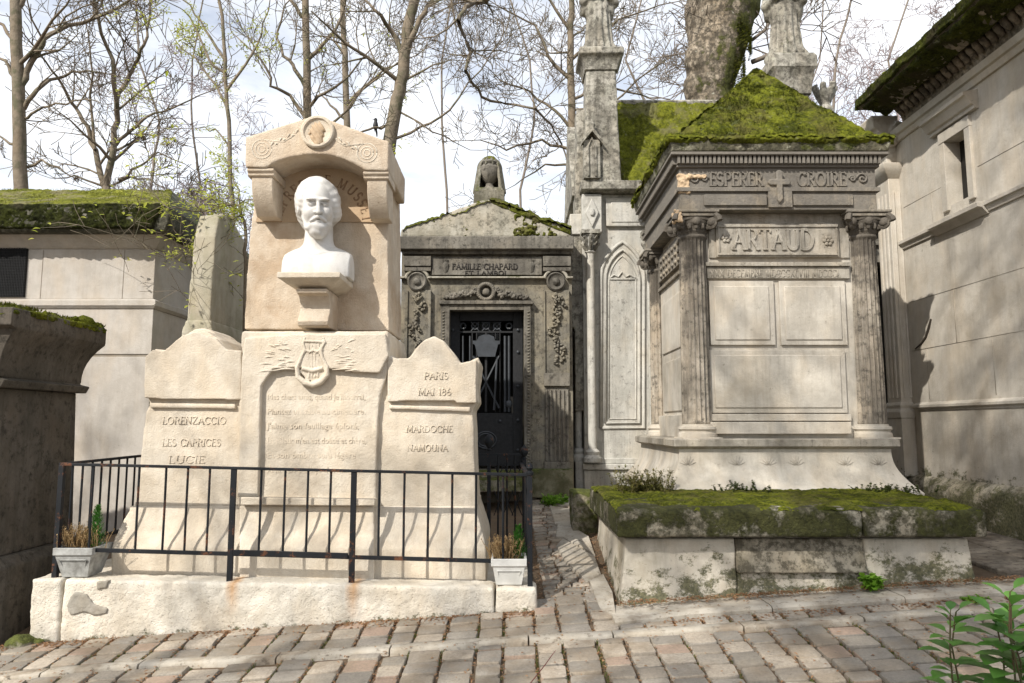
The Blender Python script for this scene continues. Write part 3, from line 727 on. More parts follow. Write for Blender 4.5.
# ------------------------------------------------------------------ marble bust
def bust(p):
    ta=math.radians(-9); H=[p[0],p[1]*math.cos(ta)-(p[2]+.3)*math.sin(ta)+.03,p[1]*math.sin(ta)+(p[2]+.3)*math.cos(ta)-.3]; B=p; p=[p[0],p[1],p[2]-.07]
    a=math.radians(17); q=[H[0]*math.cos(a)+H[1]*math.sin(a), -H[0]*math.sin(a)+H[1]*math.cos(a), H[2]]
    # q: head frame, face toward -y
    f=ell(q,(0,.06,.07),(.315,.41,.41))
    f=su(f,ell(q,(0,-.07,-.22),(.235,.29,.26)),.12)
    sym=[abs(q[0]),q[1],q[2]]
    f=su(f,ell(sym,(.13,-.25,-.13),(.10,.12,.12)),.06)
    f=su(f,ell(sym,(.11,-.345,.085),(.10,.06,.03)),.04)
    f=ss(f,ell(sym,(.125,-.41,-.0),(.092,.11,.06)),.03)
    f=su(f,ell(sym,(.118,-.295,-.0),(.062,.06,.05)),.012)
    f=su(f,cap([sym[0],q[1],q[2]],(.06,-.35,.025),(.17,-.33,.02),.014),.012)
    f=su(f,cap(q,(0,-.345,.07),(0,-.455,-.145),.028,.042),.03)
    f=su(f,ell(sym,(.045,-.40,-.135),(.032,.045,.028)),.02)
    f=su(f,cap([sym[0],q[1],q[2]],(.015,-.405,-.215),(.135,-.335,-.285),.034,.02),.012)   # moustache
    f=su(f,ell(q,(0,-.37,-.285),(.06,.035,.022)),.006); f=su(f,ell(q,(0,-.345,-.37),(.10,.06,.075)),.012)
    wave=.006*np.sin(q[2]*40+np.sin(q[0]*22)*1.7)+.004*np.sin(q[0]*60+q[2]*20)
    beard=ell(q,(0,-.16,-.36),(.205,.225,.165)); beard=su(beard,ell(q,(0,-.25,-.45),(.12,.13,.13)),.08)
    beard=su(beard,cap([sym[0],q[1],q[2]],(.235,-.02,-.10),(.17,-.14,-.33),.05,.07),.06)
    f=su(f,beard+wave,.02)
    hair=ell(q,(0,.12,.15),(.365,.43,.40)); hair=su(hair,ell(q,(0,.25,-.12),(.34,.29,.33)),.1)
    hair=ss(hair,ell(q,(-.02,-.50,.10),(.30,.46,.36)),.05)
    hair=su(hair,ell(q,(.31,.03,.05),(.10,.20,.22)),.10); hair=su(hair,ell(q,(-.29,.05,.05),(.08,.18,.20)),.10)
    hair=su(hair,ell(q,(.31,.06,-.12),(.11,.17,.14)),.08)
    hw=.004*np.sin(q[2]*26+q[1]*18+np.sin(q[0]*6)*1.6)+.0025*np.sin(q[2]*58-q[1]*30)
    f=su(f,hair+hw,.015)
    f=su(f,ell(sym,(.325,-.06,-.06),(.03,.06,.085)),.01)
    neck=cap(p,(0,.10,-.3),(-.01,.13,-.92),.235,.27)
    f=su(f,neck,.06)
    ch=ell(p,(0,.14,-1.22),(.80,.36,.50)); ch=su(ch,ell([abs(p[0]),p[1],p[2]],(.22,-.04,-1.18),(.26,.18,.26)),.12)
    ch=np.maximum(ch,-(p[2]+1.33)); ch=si(ch,abs(p[0])-.60,.02); ch=np.maximum(ch,p[1]-.36)
    ch=si(ch, -( -p[1]-.30)*-1 if False else (-p[1]-.27), .05)
    f=su(f,ch,.10)
    f=ss(f,cap([abs(p[0]),p[1],p[2]],(.03,-.2,-.97),(.45,-.12,-.86),.012),.03)
    return np.maximum(f,-(p[2]+1.33))
m=sdf(bust,(-.75,-.62,-1.36),(.75,.75,.62),.0155)
S=.485; bc=P(316.5,272,6.27); zb=P(277,272,6.0).z
m.xf(Matrix.Translation((bc.x,6.27,zb+.002+1.26*S*1.02)) @ Matrix.Diagonal((S,S,S*1.02,1)))
o=m.build('portrait_bust',MARB,None,sharp=0); tag(o,'white marble bust of a bearded man standing on the stone console','bust')
# ================================================================== railing
rail=thing('iron_railing',(-1.5,5.92,slabtop(-1.5)),'low black iron railing with thin upright bars round the cream monument','railing')
YR=5.93
def rz(px_l,px_r,x): # linear
    return px_l.z+(px_r.z-px_l.z)*(x-px_l.x)/(px_r.x-px_l.x)
tl=P(60,464,YR); tr=P(530,475,YR); bl=P(56,549,YR); br=P(530,562,YR)
ztop=lambda x: rz(tl,tr,x); zbot=lambda x: rz(bl,br,x)
xl=P(57,548,YR).x; xr=P(530,560,YR).x
def bar3(m,a,b,w,h): # rectangular bar between two points
    a=Vector(a); b=Vector(b); d=(b-a).normalized(); s=d.cross(Vector((0,0,1))).normalized()*w/2; u=Vector((0,0,h/2))
    m.loft([[p-s-u,p+s-u,p+s+u,p-s+u] for p in (a,b)])
m=M(); bar3(m,(xl-.02,YR,ztop(xl)),(xr+.02,YR,ztop(xr)),.035,.022); m.build('top_rail',RAIL,rail,bevel=.003)
m=M(); bar3(m,(xl,YR,zbot(xl)),(xr,YR,zbot(xr)),.022,.03); m.build('bottom_rail',RAIL,rail,bevel=.002)
def upright(x,y,z0,z1,r,name='bar'):
    m=M(); m.tube([(x,y,z0),(x+rnd.uniform(-.002,.002),y,(z0+z1)/2),(x,y,z1)],r,8); return m.build(name,RAIL,rail,sharp=60)
# posts from the photograph
posts=[P(p,520,YR).x for p in (232,353)]
for x in posts:
    m=M(); m.box(x-.022,x+.022,YR-.012,YR+.012,slabtop(x)-.03,ztop(x)-.008); m.build('post',RAIL,rail,bevel=.003)
for x in (xl,xr):
    m=M(); m.box(x-.02,x+.02,YR-.02,YR+.02,slabtop(x)-.03,ztop(x)-.008); m.build('post',RAIL,rail,bevel=.003)
for px in (91,137,164,186,208,260,284,307,330,379,404,428,452,476,503):
    x=P(px,515,YR).x; upright(x,YR,zbot(x)+.01,ztop(x)-.005,.0095)
g0,g1=posts; m=M(); bar3(m,(g0+.03,YR-.014,zbot(g0)+.012),(g1-.03,YR-.014,zbot(g1)+.012),.022,.042); m.build('gate_rail',RAIL,rail,bevel=.003)
YB=7.35
for side,x in ((0,xl),(1,xr-.02)):
    m=M(); bar3(m,(x,YR,ztop(x)),(x+(0 if side==0 else -.03),YB,ztop(x)+.015),.035,.022); m.build('top_rail',RAIL,rail,bevel=.003)
    m=M(); bar3(m,(x,YR,zbot(x)),(x,YB,zbot(x)+.015),.022,.03); m.build('bottom_rail',RAIL,rail,bevel=.002)
    for k in range(1,10):
        y=YR+(YB-YR)*k/10; upright(x,y,zbot(x)+.02,ztop(x),.0095)
    m=M(); m.box(x-.02,x+.02,YB-.02,YB+.02,slabtop(x)-.05,ztop(x)+.06); m.build('post',RAIL,rail,bevel=.003)
    m=M(); m.lathe(x,YB,[(.015,ztop(x)+.05),(.028,ztop(x)+.065),(.014,ztop(x)+.08),(.036,ztop(x)+.11),(.042,ztop(x)+.135),(.034,ztop(x)+.165),(.012,ztop(x)+.185),(.004,ztop(x)+.20)],14); m.build('finial',RAIL,rail)
# worn finial at the front right corner
x=xr; z=ztop(x); m=M(); m.lathe(x,YR,[(.03,z),(.032,z+.02),(.016,z+.035),(.03,z+.055),(.022,z+.08),(.006,z+.095)],12); m.build('finial',RAIL,rail)
m=M(); xa=P(489,470,YB).x
bar3(m,(xl,YB,ztop(xl)),(xr-.05,YB,ztop(xl)+.02),.03,.02); m.build('top_rail',RAIL,rail)
m=M(); m.box(xa-.018,xa+.018,YB-.018,YB+.018,slabtop(xa)-.05,ztop(xl)+.06); m.build('post',RAIL,rail)
m=M(); zf=ztop(xl)+.05; m.lathe(xa,YB,[(.015,zf),(.028,zf+.015),(.014,zf+.03),(.042,zf+.07),(.048,zf+.10),(.036,zf+.14),(.008,zf+.17)],14); m.build('finial',RAIL,rail)
for px in (498,507,515): x_=P(px,480,YB).x; upright(x_,YB,slabtop(0),ztop(xl)+.01,.009)
m=M()
for k in range(3):
    c=P(499+k*9,466,YB); m.tube([(c.x-.045+.09*i/8,YB,c.z-.09*math.sin(math.pi*i/8)+.02) for i in range(9)],.006,5)
    d=P(499+k*9,503,YB); m.tube([(d.x-.05,YB,d.z-.12),(d.x+.05,YB,d.z+.12)],.005,5); m.tube([(d.x+.05,YB+.008,d.z-.12),(d.x-.05,YB+.008,d.z+.12)],.005,5)
m.build('scrollwork',RAIL,rail)
# ================================================================== planters
def planter(px_c,py_t,py_b,Y,wt,wb,label):
    mat=ZINW if px_c<200 else ZINC
    c=P(px_c,py_b,Y); zt=P(px_c,py_t,Y).z; zb=slabtop(c.x)+.004
    r=thing('planter',(c.x,Y,zb),label,'planter','square pots on the kerb of the cream monument')
    m=M(); W,w=wt/2,wb/2; H=zt-zb
    R4=lambda h,z:[(c.x-h,Y-h,z),(c.x+h,Y-h,z),(c.x+h,Y+h,z),(c.x-h,Y+h,z)]
    m.loft([R4(w,zb),R4(W-.008,zt-.06),R4(W+.004,zt-.055),R4(W+.004,zt),R4(W-.014,zt),R4(W-.02,zt-.03)])
    m.build('pot',mat,r,bevel=.004)
    m=M()
    for s in (0,):
        h=w+(W-w)*.25; h2=w+(W-w)*.72
    q=[(c.x-(w-.025),Y-w-.004-.0*w,zb+.05),(c.x+(w-.025),Y-w-.004,zb+.05),(c.x+(W-.045),Y-W+.006,zt-.09),(c.x-(W-.045),Y-W+.006,zt-.09)]
    for i in range(4): m.tube([q[i],q[(i+1)%4]],.004,5)
    m.build('pot_moulding',mat,r)
    m=M(); m.box(c.x-W+.018,c.x+W-.018,Y-W+.018,Y+W-.018,zt-.04,zt-.02); m.build('potting_soil',SOIL,r)
    return r,c.x,Y,zt-.025,W
for (a,lab,cone) in (((82,545,577,6.03,.30,.20),'weathered grey zinc pot with dried heather, in the left corner of the railing',(.09,.0)),
                ((509,556,586,6.03,.27,.20),'white painted pot with dry straw stems and green sprig, right corner of the railing',(.085,.0))):
    r,cx,cy,cz,W=planter(*a,lab) if cone is None else planter(a[0],a[1],a[2],a[3],a[4],a[5],lab)
    R=random.Random(int(a[0])); m=M()
    for i in range(190):
        b=Vector((cx-.04+R.gauss(0,W*.42),cy+R.gauss(0,W*.3),cz)); t=Vector((R.gauss(0,.3),R.gauss(0,.3),1)).normalized(); L=R.uniform(.09,.20)
        m.tube([b,b+t*L*.6,b+t*L+Vector((R.gauss(0,.01),R.gauss(0,.01),0))],[.0025,.002,.001],3,False)
        for k in range(9):
            q=b+t*L*R.uniform(.35,1); leaf(m,q,(R.gauss(0,.6),R.gauss(0,.6),.9),.016,.007,.2,R)
    m.build('dried_heather',DRY,r,sharp=0,fix=False)
    m=M(); base=Vector((cx+.075,cy+.03,cz)); Hh=.32 if a[0]<200 else .25
    m.tube([base,base+Vector((0,0,Hh*.8))],.006,5)
    for i in range(520):
        t=R.random(); ang=R.uniform(0,6.28); rr=(.062*(1-t)**.7+.008)*R.uniform(.3,1.15)
        q=base+Vector((math.cos(ang)*rr,math.sin(ang)*rr,t*Hh)); leaf(m,q,(math.cos(ang)*.5,math.sin(ang)*.5,1),R.uniform(.025,.04),.009,.2,R)
    m.build('dwarf_conifer',CONE,r,sharp=0,fix=False)
# ================================================================== Artaud tomb
art=thing('pedestal_tomb',(2.4,7.5,.5),'tall grey tomb with fluted corner columns, name plaque and green moss pyramid roof','tomb')
YA=5.80
pl=P(607,541,YA); prr=P(980,541,YA); b0=P(614,617,YA); b1=P(986,586,YA)
# plinth of blocks, slightly battered
zt=P(700,540,YA).z; xA0,xA1=b0.x,b1.x
def plinth(xa,xb,y0,z0,z1,name='plinth_block',mat=PLIN,rough=(.014,.008,.12,1),y1=7.6):
    bt=.07; m=M(); l=.0 if xa>xA0+.01 else .11; r=.0 if xb<xA1-.01 else .07
    m.rects([(z0,xa,xb,y0,y1),(z1,xa+l,xb-r,y0+bt,y1)]); return m.build(name,mat,art,rough=rough)
xm=P(868,560,YA).x; xm0=P(738,560,YA).x
plinth(xA0,xm0-.001,YA,-.2,zt); plinth(xm+.001,xA1,YA,-.1,zt)
zc=P(800,574,YA).z
plinth(xm0+.001,xm-.001,YA+.004,-.1,zc-.004)
plinth(xm0+.001,xm-.001,YA+.006,zc+.002,zt,mat=stone('darker stained block',(.37,.335,.265),(.28,.25,.195),(.12,.105,.07),(.45,.62),3,grime=(.5,.62),bump=.8))
# slab (two stones)
s0=P(617,530,5.72); s1=P(988,530,5.72); zs1=P(700,508,5.74).z; zs0=zt+.005
xj=P(863,520,5.72).x
m=M(); m.box(s0.x+.16,s1.x-.12,5.92,7.55,zs0-.02,zs0+.03); m.build('slab_bed',ARTD,art,bevel=.01)
for a,b in ((s0.x,xj-.003),(xj+.003,s1.x)):
    m=M(); m.rects([(zs0+.025,a,b,5.72,7.7),(zs1-.03,a,b,5.72,7.7),(zs1,a+(.02 if a==s0.x else 0),b-(.03 if b==s1.x else 0),5.76,7.7)]); m.build('slab',SLABF,art,rough=(.016,.018,.13,2))
# moss on the slab top and face
m=M(); z=zs1
moss_patch(m,(s0.x,5.73,z-.004),(s1.x-.02,5.73,z-.004),(s1.x-.02,7.15,z+.01),(s0.x,7.6,z+.01),190,70,.022,.004,3.2,4,clump=lambda u,v: .018*min(1,v*5)-.006-.04*max(0,1-abs(u-.09)/.12)*max(0,1-v*1.6))
tufts(m,(s0.x+.35,5.82,z),(s1.x,5.82,z),(s1.x,7.1,z+.01),(s0.x+.3,7.4,z+.01),11000,.018,4,-.05,3.2,.008)
m.build('moss',MOSS,art,sharp=0,fix=False)
# pedestal: flared base
capL=P(674,438,7.2); capR=P(900,441,7.2); zc0=zs1; zc1=P(780,438,7.2).z
BX0,BX1,BY0,BY1=1.70,3.69,7.28,9.25
zc1=P(780,440,7.2).z; H=zc1-.075-zc0
L=[]; 
for i in range(11):
    t=i/10; e=.20*(1-math.sin(t*math.pi/2))**1.3+.0
    L.append((zc0-.01+(H)*t, capL.x+.06-e, capR.x-.06+e, 7.26-e*.9, 9.4+e))
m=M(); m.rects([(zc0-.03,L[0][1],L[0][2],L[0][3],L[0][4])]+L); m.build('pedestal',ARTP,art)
m=M(); z=zc0-.01+H
m.rects([(z,capL.x+.05,capR.x-.05,7.25,9.42),(z+.012,capL.x+.02,capR.x-.02,7.22,9.45),(z+.025,capL.x,capR.x,7.2,9.47),(zc1,capL.x,capR.x,7.2,9.47),(zc1+.012,capL.x+.03,capR.x-.03,7.23,9.44)])
m.build('pedestal_cap',ART,art)
zc1+=.012
# relief ornaments (palmettes) on the flared base
for px in (690,740,772,800,850,884):
    m=M(); c=P(px,462,7.14)
    def sy(z_v): tt=max(0,min(1,(z_v-zc0)/H)); return 7.26-.18*(1-math.sin(tt*math.pi/2))**1.3-.002
    for k in range(7):
        a=math.radians(20+k*23.3); m.tube([(c.x+q_*math.cos(a),sy(c.z-.04+1.15*q_*math.sin(a)),c.z-.04+1.15*q_*math.sin(a)) for q_ in (.01,.05,.085)],[.002,.004,.002],4)
    m.build('palmette_relief',ARTP,art,sharp=0)
# body core with recessed faces
ZE=P(780,209,7.25).z; z0=zc1
m=M(); m.box(BX0+.16,BX1-.16,BY0+.17,BY1-.1,z0-.01,ZE+.05); m.build('body_core',ARTP,art)
fx0,fx1=BX0+.02,BX1-.02
FY=BY0+.17
def fp(px,py): q=P(px,py,FY-.03); return q.x,q.z
xa,xb=P(707,300,FY).x,P(851,300,FY).x
# lower ledge course
def front(m,px0,px1,py0,py1,d0,d1=0.02): # box by pixel rows on front face, protruding d0
    a=P(px0,py0,FY-d0); b=P(px1,py1,FY-d0); m.box(a.x,b.x,FY-d0,FY+d1,b.z,a.z)
m=M(); front(m,707,852,414,421,.05); front(m,707,852,422,434,.08); m.build('base_course',ARTP,art,bevel=.006)
def panel(px0,px1,py0,py1,name='panel'):
    m=M(); front(m,px0,px1,py0,py1,.03,.01); o=m.build(name,ARTP,art,bevel=.004)
    m=M(); front(m,px0+5,px1-5,py0+5,py1-5,.042,.0); m.build('panel_moulding',ARTP,art,bevel=.010,seg=3)
panel(709,776,281,345); panel(779,848,281,345); panel(709,848,350,413)
m=M(); front(m,706,851,262,266,.06); front(m,707,850,267,278.5,.035); m.build('string_course',ART,art,bevel=.004)
m=M(); text(m,'XXX DECEMBRE MDCCCXLVIII MDCCCL',P(710,277,FY-.035),(1,0,0),(0,0,1),.075,136*FY/740*.97,.002,.13,.07)
m.build('inscription',plain('worn dark lettering',(.30,.27,.22),(.34,.31,.26),.95),art,sharp=0)
# name plaque
m=M(); front(m,708,850,209,258,.02,.02); m.build('name_field',ART,art,bevel=.005)
m=M(); front(m,716,840,223,257,.055); pq=m.build('name_plaque',ART,art,bevel=.008)
m=M()
for (a0,a1,b0_,b1_) in ((718,838,225,227),(718,838,253,255),(718,720,227.5,252.5),(836,838,227.5,252.5)): front(m,a0,a1,b0_,b1_,.070,-.04)
m.build('plaque_border',ART,art,bevel=.003)
m=M(); text(m,'ARTAUD',P(732,249.5,FY-.055),(1,0,0),(0,0,1),.205,86*FY/740*.97,.016,.15,.08); m.build('raised_name',ART,art,sharp=30,bevel=.003)
m=M()
for px,py in ((726,238),(828,241)):
    c=P(px,py,FY-.055)
    for k in range(6): a=k*math.pi/3; m.sph((c.x+.035*math.cos(a),FY-.06,c.z+.035*math.sin(a)),(.022,.014,.022),8,5)
    m.sph((c.x,FY-.066,c.z),(.018,.014,.018),8,5)
m.build('rosette',ART,art,sharp=0)
# left side panels of the body (x = BX0+.16 plane)
SX=BX0+.16
def side(m,y0,y1,z0_,z1_,d0,d1=.02): m.box(SX-d0,SX+d1,y0,y1,z0_,z1_)
zz=lambda py: P(780,py,FY).z
m=M(); side(m,7.62,9.0,zz(420),zz(262),.03); m.build('side_panel',ARTP,art,bevel=.008)
m=M(); side(m,7.72,8.90,zz(342),zz(283),.045,0); side(m,7.72,8.90,zz(410),zz(352),.045,0); m.build('side_panel_moulding',ARTP,art,bevel=.01)
m=M(); side(m,7.62,9.0,zz(255),zz(225),.05); side(m,7.62,9.0,zz(266),zz(262),.06);
m.build('side_plaque',ARTD,art,bevel=.006)
m=M()
for k in range(8):
    for j in range(3): y=7.72+k*.155; z=zz(250)+j*.09; m.sph((SX-.055,y,z),(.018,.05,.03),6,4)
m.build('side_carving',ARTD,art,sharp=0)
m=M(); side(m,7.55,9.05,zc1,zz(414),.08); m.build('side_base_course',ARTP,art,bevel=.006)
# columns
def column(x,y,first=False):
    zb=zc1; zt_=ZE
    m=M(); m.lathe(x,y,[(.192,zb),(.196,zb+.02),(.192,zb+.05),(.18,zb+.06),(.178,zb+.075),(.195,zb+.09),(.19,zb+.115),(.165,zb+.12),(.163,zb+.14)],40)
    m.box(x-.195,x+.195,y-.195,y+.195,zb-.005,zb+.012)
    m.build('column_base',ARTP,art)
    H0=zb+.13; H1=zt_-.25
    m=M(); m.lathe(x,y,[(.150,H0,0),(.150,H0+.03,0),(.152,H0+.05,1),(.148,H0+(H1-H0)*.35,1),(.143,H0+(H1-H0)*.7,1),(.136,H1-.05,1),(.138,H1-.02,0),(.15,H1-.01,0),(.15,H1+.015,0)],200,20,.020)
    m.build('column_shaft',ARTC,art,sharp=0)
    m=M(); z=H1+.01
    m.lathe(x,y,[(.14,z),(.145,z+.03),(.155,z+.04),(.15,z+.055),(.17,z+.09),(.20,z+.13),(.20,z+.16)],28)
    for k in range(16):   # egg moulding
        a=k*math.pi/8; dx,dy=math.cos(a),math.sin(a); m.sph((x+dx*.175,y+dy*.175,z+.085),(.022,.022,.035),6,5)
    for sx,sy in ((-1,-1),(1,-1),(-1,1),(1,1)):   # corner volutes
        c=Vector((x+sx*.165,y+sy*.165,z+.125)); d=Vector((sx,sy,0)).normalized()
        pts=[c+d*(.085*(1-t/26)*math.cos(t*.45))+Vector((0,0,.085*(1-t/26)*math.sin(t*.45))) for t in range(24)]
        m.tube(pts,[.034-.0008*t for t in range(24)],6)
        m.sph(c,(.055,.055,.055),8,6)
    for s in (-1,1): m.tube([(x-.16,y+s*.165,z+.15),(x-.05,y+s*.18,z+.165),(x+.05,y+s*.18,z+.165),(x+.16,y+s*.165,z+.15)],.022,6)
    m.sph((x,y-.19,z+.13),(.045,.03,.045),8,6)
    m.build('capital',ARTC,art,sharp=50)
    m=M(); m.box(x-.21,x+.21,y-.21,y+.21,zt_-.065,zt_-.03); m.box(x-.225,x+.225,y-.225,y+.225,zt_-.027,zt_+.0); m.build('abacus',ARTD,art,bevel=.006)
cx0,cx1,cy0,cy1=P(694,300,7.48).x,P(864,300,7.48).x,7.48,9.15
for x,y in ((cx0,cy0),(cx1,cy0),(cx0,cy1),(cx1,cy1)): column(x,y)
# chipped corner
m=M(); m.box(cx0-.23,cx0-.15,cy0-.23,cy0-.1,ZE-.13,ZE-.005); m.box(BX0-.01,BX0+.10,BY0-.012,BY0+.05,ZE+.17,ZE+.37); m.box(BX0+.08,BX0+.28,BY0-.034,BY0+.02,ZE+.325,ZE+.365)
m.build('broken_edge',FRESH,art,rough=(.009,.05,.06,2))
# entablature
def ent(name,z0_,z1_,e,mat=ARTD,b=.006):
    m=M(); m.box(BX0-e,BX1+e,BY0-e,BY1+e,z0_,z1_); return m.build(name,mat,art,bevel=b)
z_=lambda py: P(780,py,BY0).z
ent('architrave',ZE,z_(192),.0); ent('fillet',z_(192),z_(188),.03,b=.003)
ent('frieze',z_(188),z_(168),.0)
for px0,px1 in ((704,766),(793,852)):
    m=M(); a=P(px0,206,BY0); b=P(px1,195,BY0); m.box(a.x,b.x,BY0-.025,BY0+.01,a.z,b.z); m.build('architrave_panel',ARTD,art,bevel=.006)
ent('bed_moulding',z_(168),z_(166),.03,b=.002)
m=M()
zd0,zd1=z_(165.5),z_(158); nd=46
for i in range(nd):
    x=BX0-.04+(BX1-BX0+.08)*(i+.5)/nd; m.box(x-.013,x+.013,BY0-.075,BY0+.0,zd0,zd1)
for i in range(48):
    y=BY0-.04+(BY1-BY0+.08)*(i+.5)/48; m.box(BX0-.075,BX0,y-.013,y+.013,zd0,zd1)
m.build('dentil_band',ARTD,art,sharp=30)
ent('cornice_soffit',z_(165.8),z_(158),.035); ent('cornice_bed',z_(158),z_(155),.10)
m=M(); e=.10
m.rects([(z_(155),BX0-e,BX1+e,BY0-e,BY1+e),(z_(150),BX0-e-.015,BX1+e+.015,BY0-e-.015,BY1+e+.015),(z_(143),BX0-e-.03,BX1+e+.03,BY0-e-.03,BY1+e+.03),(z_(141),BX0-e-.03,BX1+e+.03,BY0-e-.03,BY1+e+.03),(z_(140),BX0-.05,BX1+.05,BY0-.05,BY1+.05)])
cor=m.build('cornice',stone('lichen crusted cornice',(.30,.29,.22),(.2,.19,.14),(.07,.065,.04),(.42,.58),3,grime=(.5,.62),bump=.9,moss=(.52,.6,.1),lichen=.8),art,rough=(.018,.014,.08,1))
# frieze letters and cross
for s_,px_,w_ in (('ESPERER',709,57),('CROIRE',797,52)):
    m=M(); text(m,s_,P(px_,186,BY0),(1,0,0),(0,0,1),.135,w_*BY0/740*.98,.016,.16,.09); m.build('frieze_letters',ARTD,art,bevel=.002)
m=M(); c=P(779,205,BY0); ct_=P(779,172,BY0); w=.03
m.prism([(c.x-.01,c.z),(c.x+w,c.z+.05),(c.x+w,ct_.z-.15),(c.x+.10,ct_.z-.155),(c.x+.115,ct_.z-.12),(c.x+.10,ct_.z-.085),(c.x+w,ct_.z-.09),(c.x+.035,ct_.z-.01),(c.x,ct_.z+.01),(c.x-.035,ct_.z-.01),(c.x-w,ct_.z-.09),(c.x-.10,ct_.z-.085),(c.x-.115,ct_.z-.12),(c.x-.10,ct_.z-.155),(c.x-w,ct_.z-.15),(c.x-w,c.z+.05)],BY0-.055,BY0)
m.build('cross',ARTD,art,bevel=.012)
m=M(); a=P(768,208,BY0); b=P(791,186,BY0); m.box(a.x,b.x,BY0-.028,BY0+.0,a.z,b.z); m.build('cross_block',ARTD,art,bevel=.005)
m=M()
for px,s in ((695,1),(862,-1)):
    c=P(px,179,BY0)
    for r0,ox in ((.06,0),(.035,s*.1)): m.tube([(c.x+ox+r0*(1-t/22)*math.cos(t*.5)*s,BY0-.008,c.z+r0*(1-t/22)*math.sin(t*.5)) for t in range(20)],.011,5)
m.build('scroll_carving',ARTD,art,sharp=0)
# pyramid roof under moss
zr0=z_(140); ex=.02
pb=[(BX0-ex,BY0-ex,zr0),(BX1+ex,BY0-ex,zr0),(BX1+ex,BY1+ex,zr0),(BX0-ex,BY1+ex,zr0)]
ap=P(756,71,8.32); top=(ap.x,8.32,ap.z)
m=M(); m.add(pb+[top],[(0,1,4),(1,2,4),(2,3,4),(3,0,4),(3,2,1,0)])
roof=m.build('roof',SLAB,art,sharp=20)
m=M(); t_=Vector(top)
for i,(a,b) in enumerate(((pb[0],pb[1]),(pb[3],pb[0]),(pb[1],pb[2]))):
    ta=t_+Vector((-.012,0,0)); tb=t_+Vector((.012,0,0))
    # lower sill of thick moss: courses look stepped
    moss_patch(m,a,b,tb,ta,130,80,.030,.010,3.6,i*5,edge=.0,clump=lambda u,v:.016*min(1,v*8)-.004)
    tufts(m,a,b,tb,ta,9000,.024,i+3,-.6,3.6,.024)
e=.16; o4=[(BX0-e,BY0-e,zr0-.012),(BX1+e,BY0-e,zr0-.012),(BX1+e,BY1+e,zr0-.012),(BX0-e,BY1+e,zr0-.012)]
for i in (0,3,1):
    a,b=o4[i],o4[(i+1)%4]; c_,d_=pb[(i+1)%4],pb[i]
    moss_patch(m,a,b,c_,d_,150,12,.03,.008,4,i+40,edge=.01); tufts(m,a,b,c_,d_,2600,.022,i+31,-.2,4,.014)
for i in (0,3):   # lip hanging over the cornice face
    a,b=Vector(o4[i]),Vector(o4[(i+1)%4]); dz=Vector((0,0,.075)); n_=Vector((0,-.004,0)) if i==0 else Vector((-.004,0,0))
    moss_patch(m,a+n_-dz,b+n_-dz,b+n_,a+n_,160,10,.040,-.012,4.2,i+60,clump=lambda u,v:.022*v-.008)
rm=m.build('roof_moss',MOSS,art,sharp=0,fix=False)
# ferns and ivy seedlings on the slab
def herb(name,x,y,z,n_,h,label,mat,sp=.12,lw=.012,ll=.035,seed=1):
    R=random.Random(seed); m=M()
    for i in range(n_):
        b=Vector((x+R.gauss(0,sp*.5),y+R.gauss(0,sp*.35),z)); d=Vector((R.gauss(0,.5),R.gauss(0,.4),1)).normalized(); H=h*R.uniform(.5,1.1)
        pts=[b+d*H*t+Vector((0,0,-.25*H*t*t*(1-d.z))) for t in (0,.35,.7,1)]
        m.tube(pts,[.003,.0025,.002,.001],3,False)
        for k in range(20):
            t=R.uniform(.15,1); q=b+d*H*t; leaf(m,q,(R.gauss(0,1),R.gauss(0,1),R.uniform(0,1)),ll*R.uniform(.6,1.2),lw*1.5,.2,R)
    return tag(m.build(name,mat,None,sharp=0,fix=False),label,'plant')
q=P(652,486,7.0); herb('shrub',q.x-.08,6.95,zs1,90,.24,'dull green bushy herb at the left foot of the grey pedestal, on the mossy slab',LEAFD,.26,.010,.035,3)
q=P(745,486,6.98); herb('creeper',q.x,6.98,zs1,26,.11,'small dark creeper climbing the middle of the flared pedestal',leafmat('dark creeper',(.05,.07,.015),(.09,.11,.03),.2),.26,.014,.025,5)
q=P(885,486,6.98); herb('creeper',q.x,6.96,zs1,46,.09,'low patch of creeper at the right foot of the flared pedestal',leafmat('dark creeper b',(.05,.07,.015),(.09,.11,.03),.2),.34,.014,.022,6)
q=G(875,597); herb('weed',q.x,5.74,ground(q.x,5.74)+.04,24,.10,'single bright green weed sprouting at the foot of the mossy plinth',LEAFL,.05,.028,.06,7)
q=G(712,612); 
q=G(974,603); herb('weed',q.x,q.y,ground(q.x,q.y),16,.05,'tiny pale weed between the kerb and the cobbles',LEAFL,.08,.014,.03,8)
q=G(555,507); herb('weed',q.x,q.y+.1,ground(q.x,q.y),60,.14,'grassy green tuft at the far end of the alley paving',LEAFL,.18,.012,.05,9)
# low mossy block in the alley
m=M(); a=P(573,537,7.75); b=P(592,492,7.75); m.box(a.x,b.x+.06,7.75,8.2,a.z-.2,b.z); 
tag(m.build('stone_block',SLAB,None,rough=(.018,.03,.1,4)),'low mossy stone block in the alley beside the big mossy slab','stone block')
# ================================================================== gothic chapel
got=thing('gothic_chapel',(2.2,10.2,.8),'pale gothic chapel with pointed blind arch and steep mossy roof, behind the moss pyramid tomb','chapel')
YG=9.62
def gb(m,px0,px1,py0,py1,d0,d1=.05,Y=YG):
    a=P(px0,py0,Y-d0); b=P(px1,py1,Y-d0); m.box(a.x,b.x,Y-d0,Y+d1,b.z,a.z)
xg0=P(583,300,YG).x; xg1=3.75; zeg=P(620,186,YG).z; zgb=.2
m=M(); m.box(xg0,xg1,YG,YG+1.7,zgb,zeg); m.build('wall',GOT,got,bevel=.01)
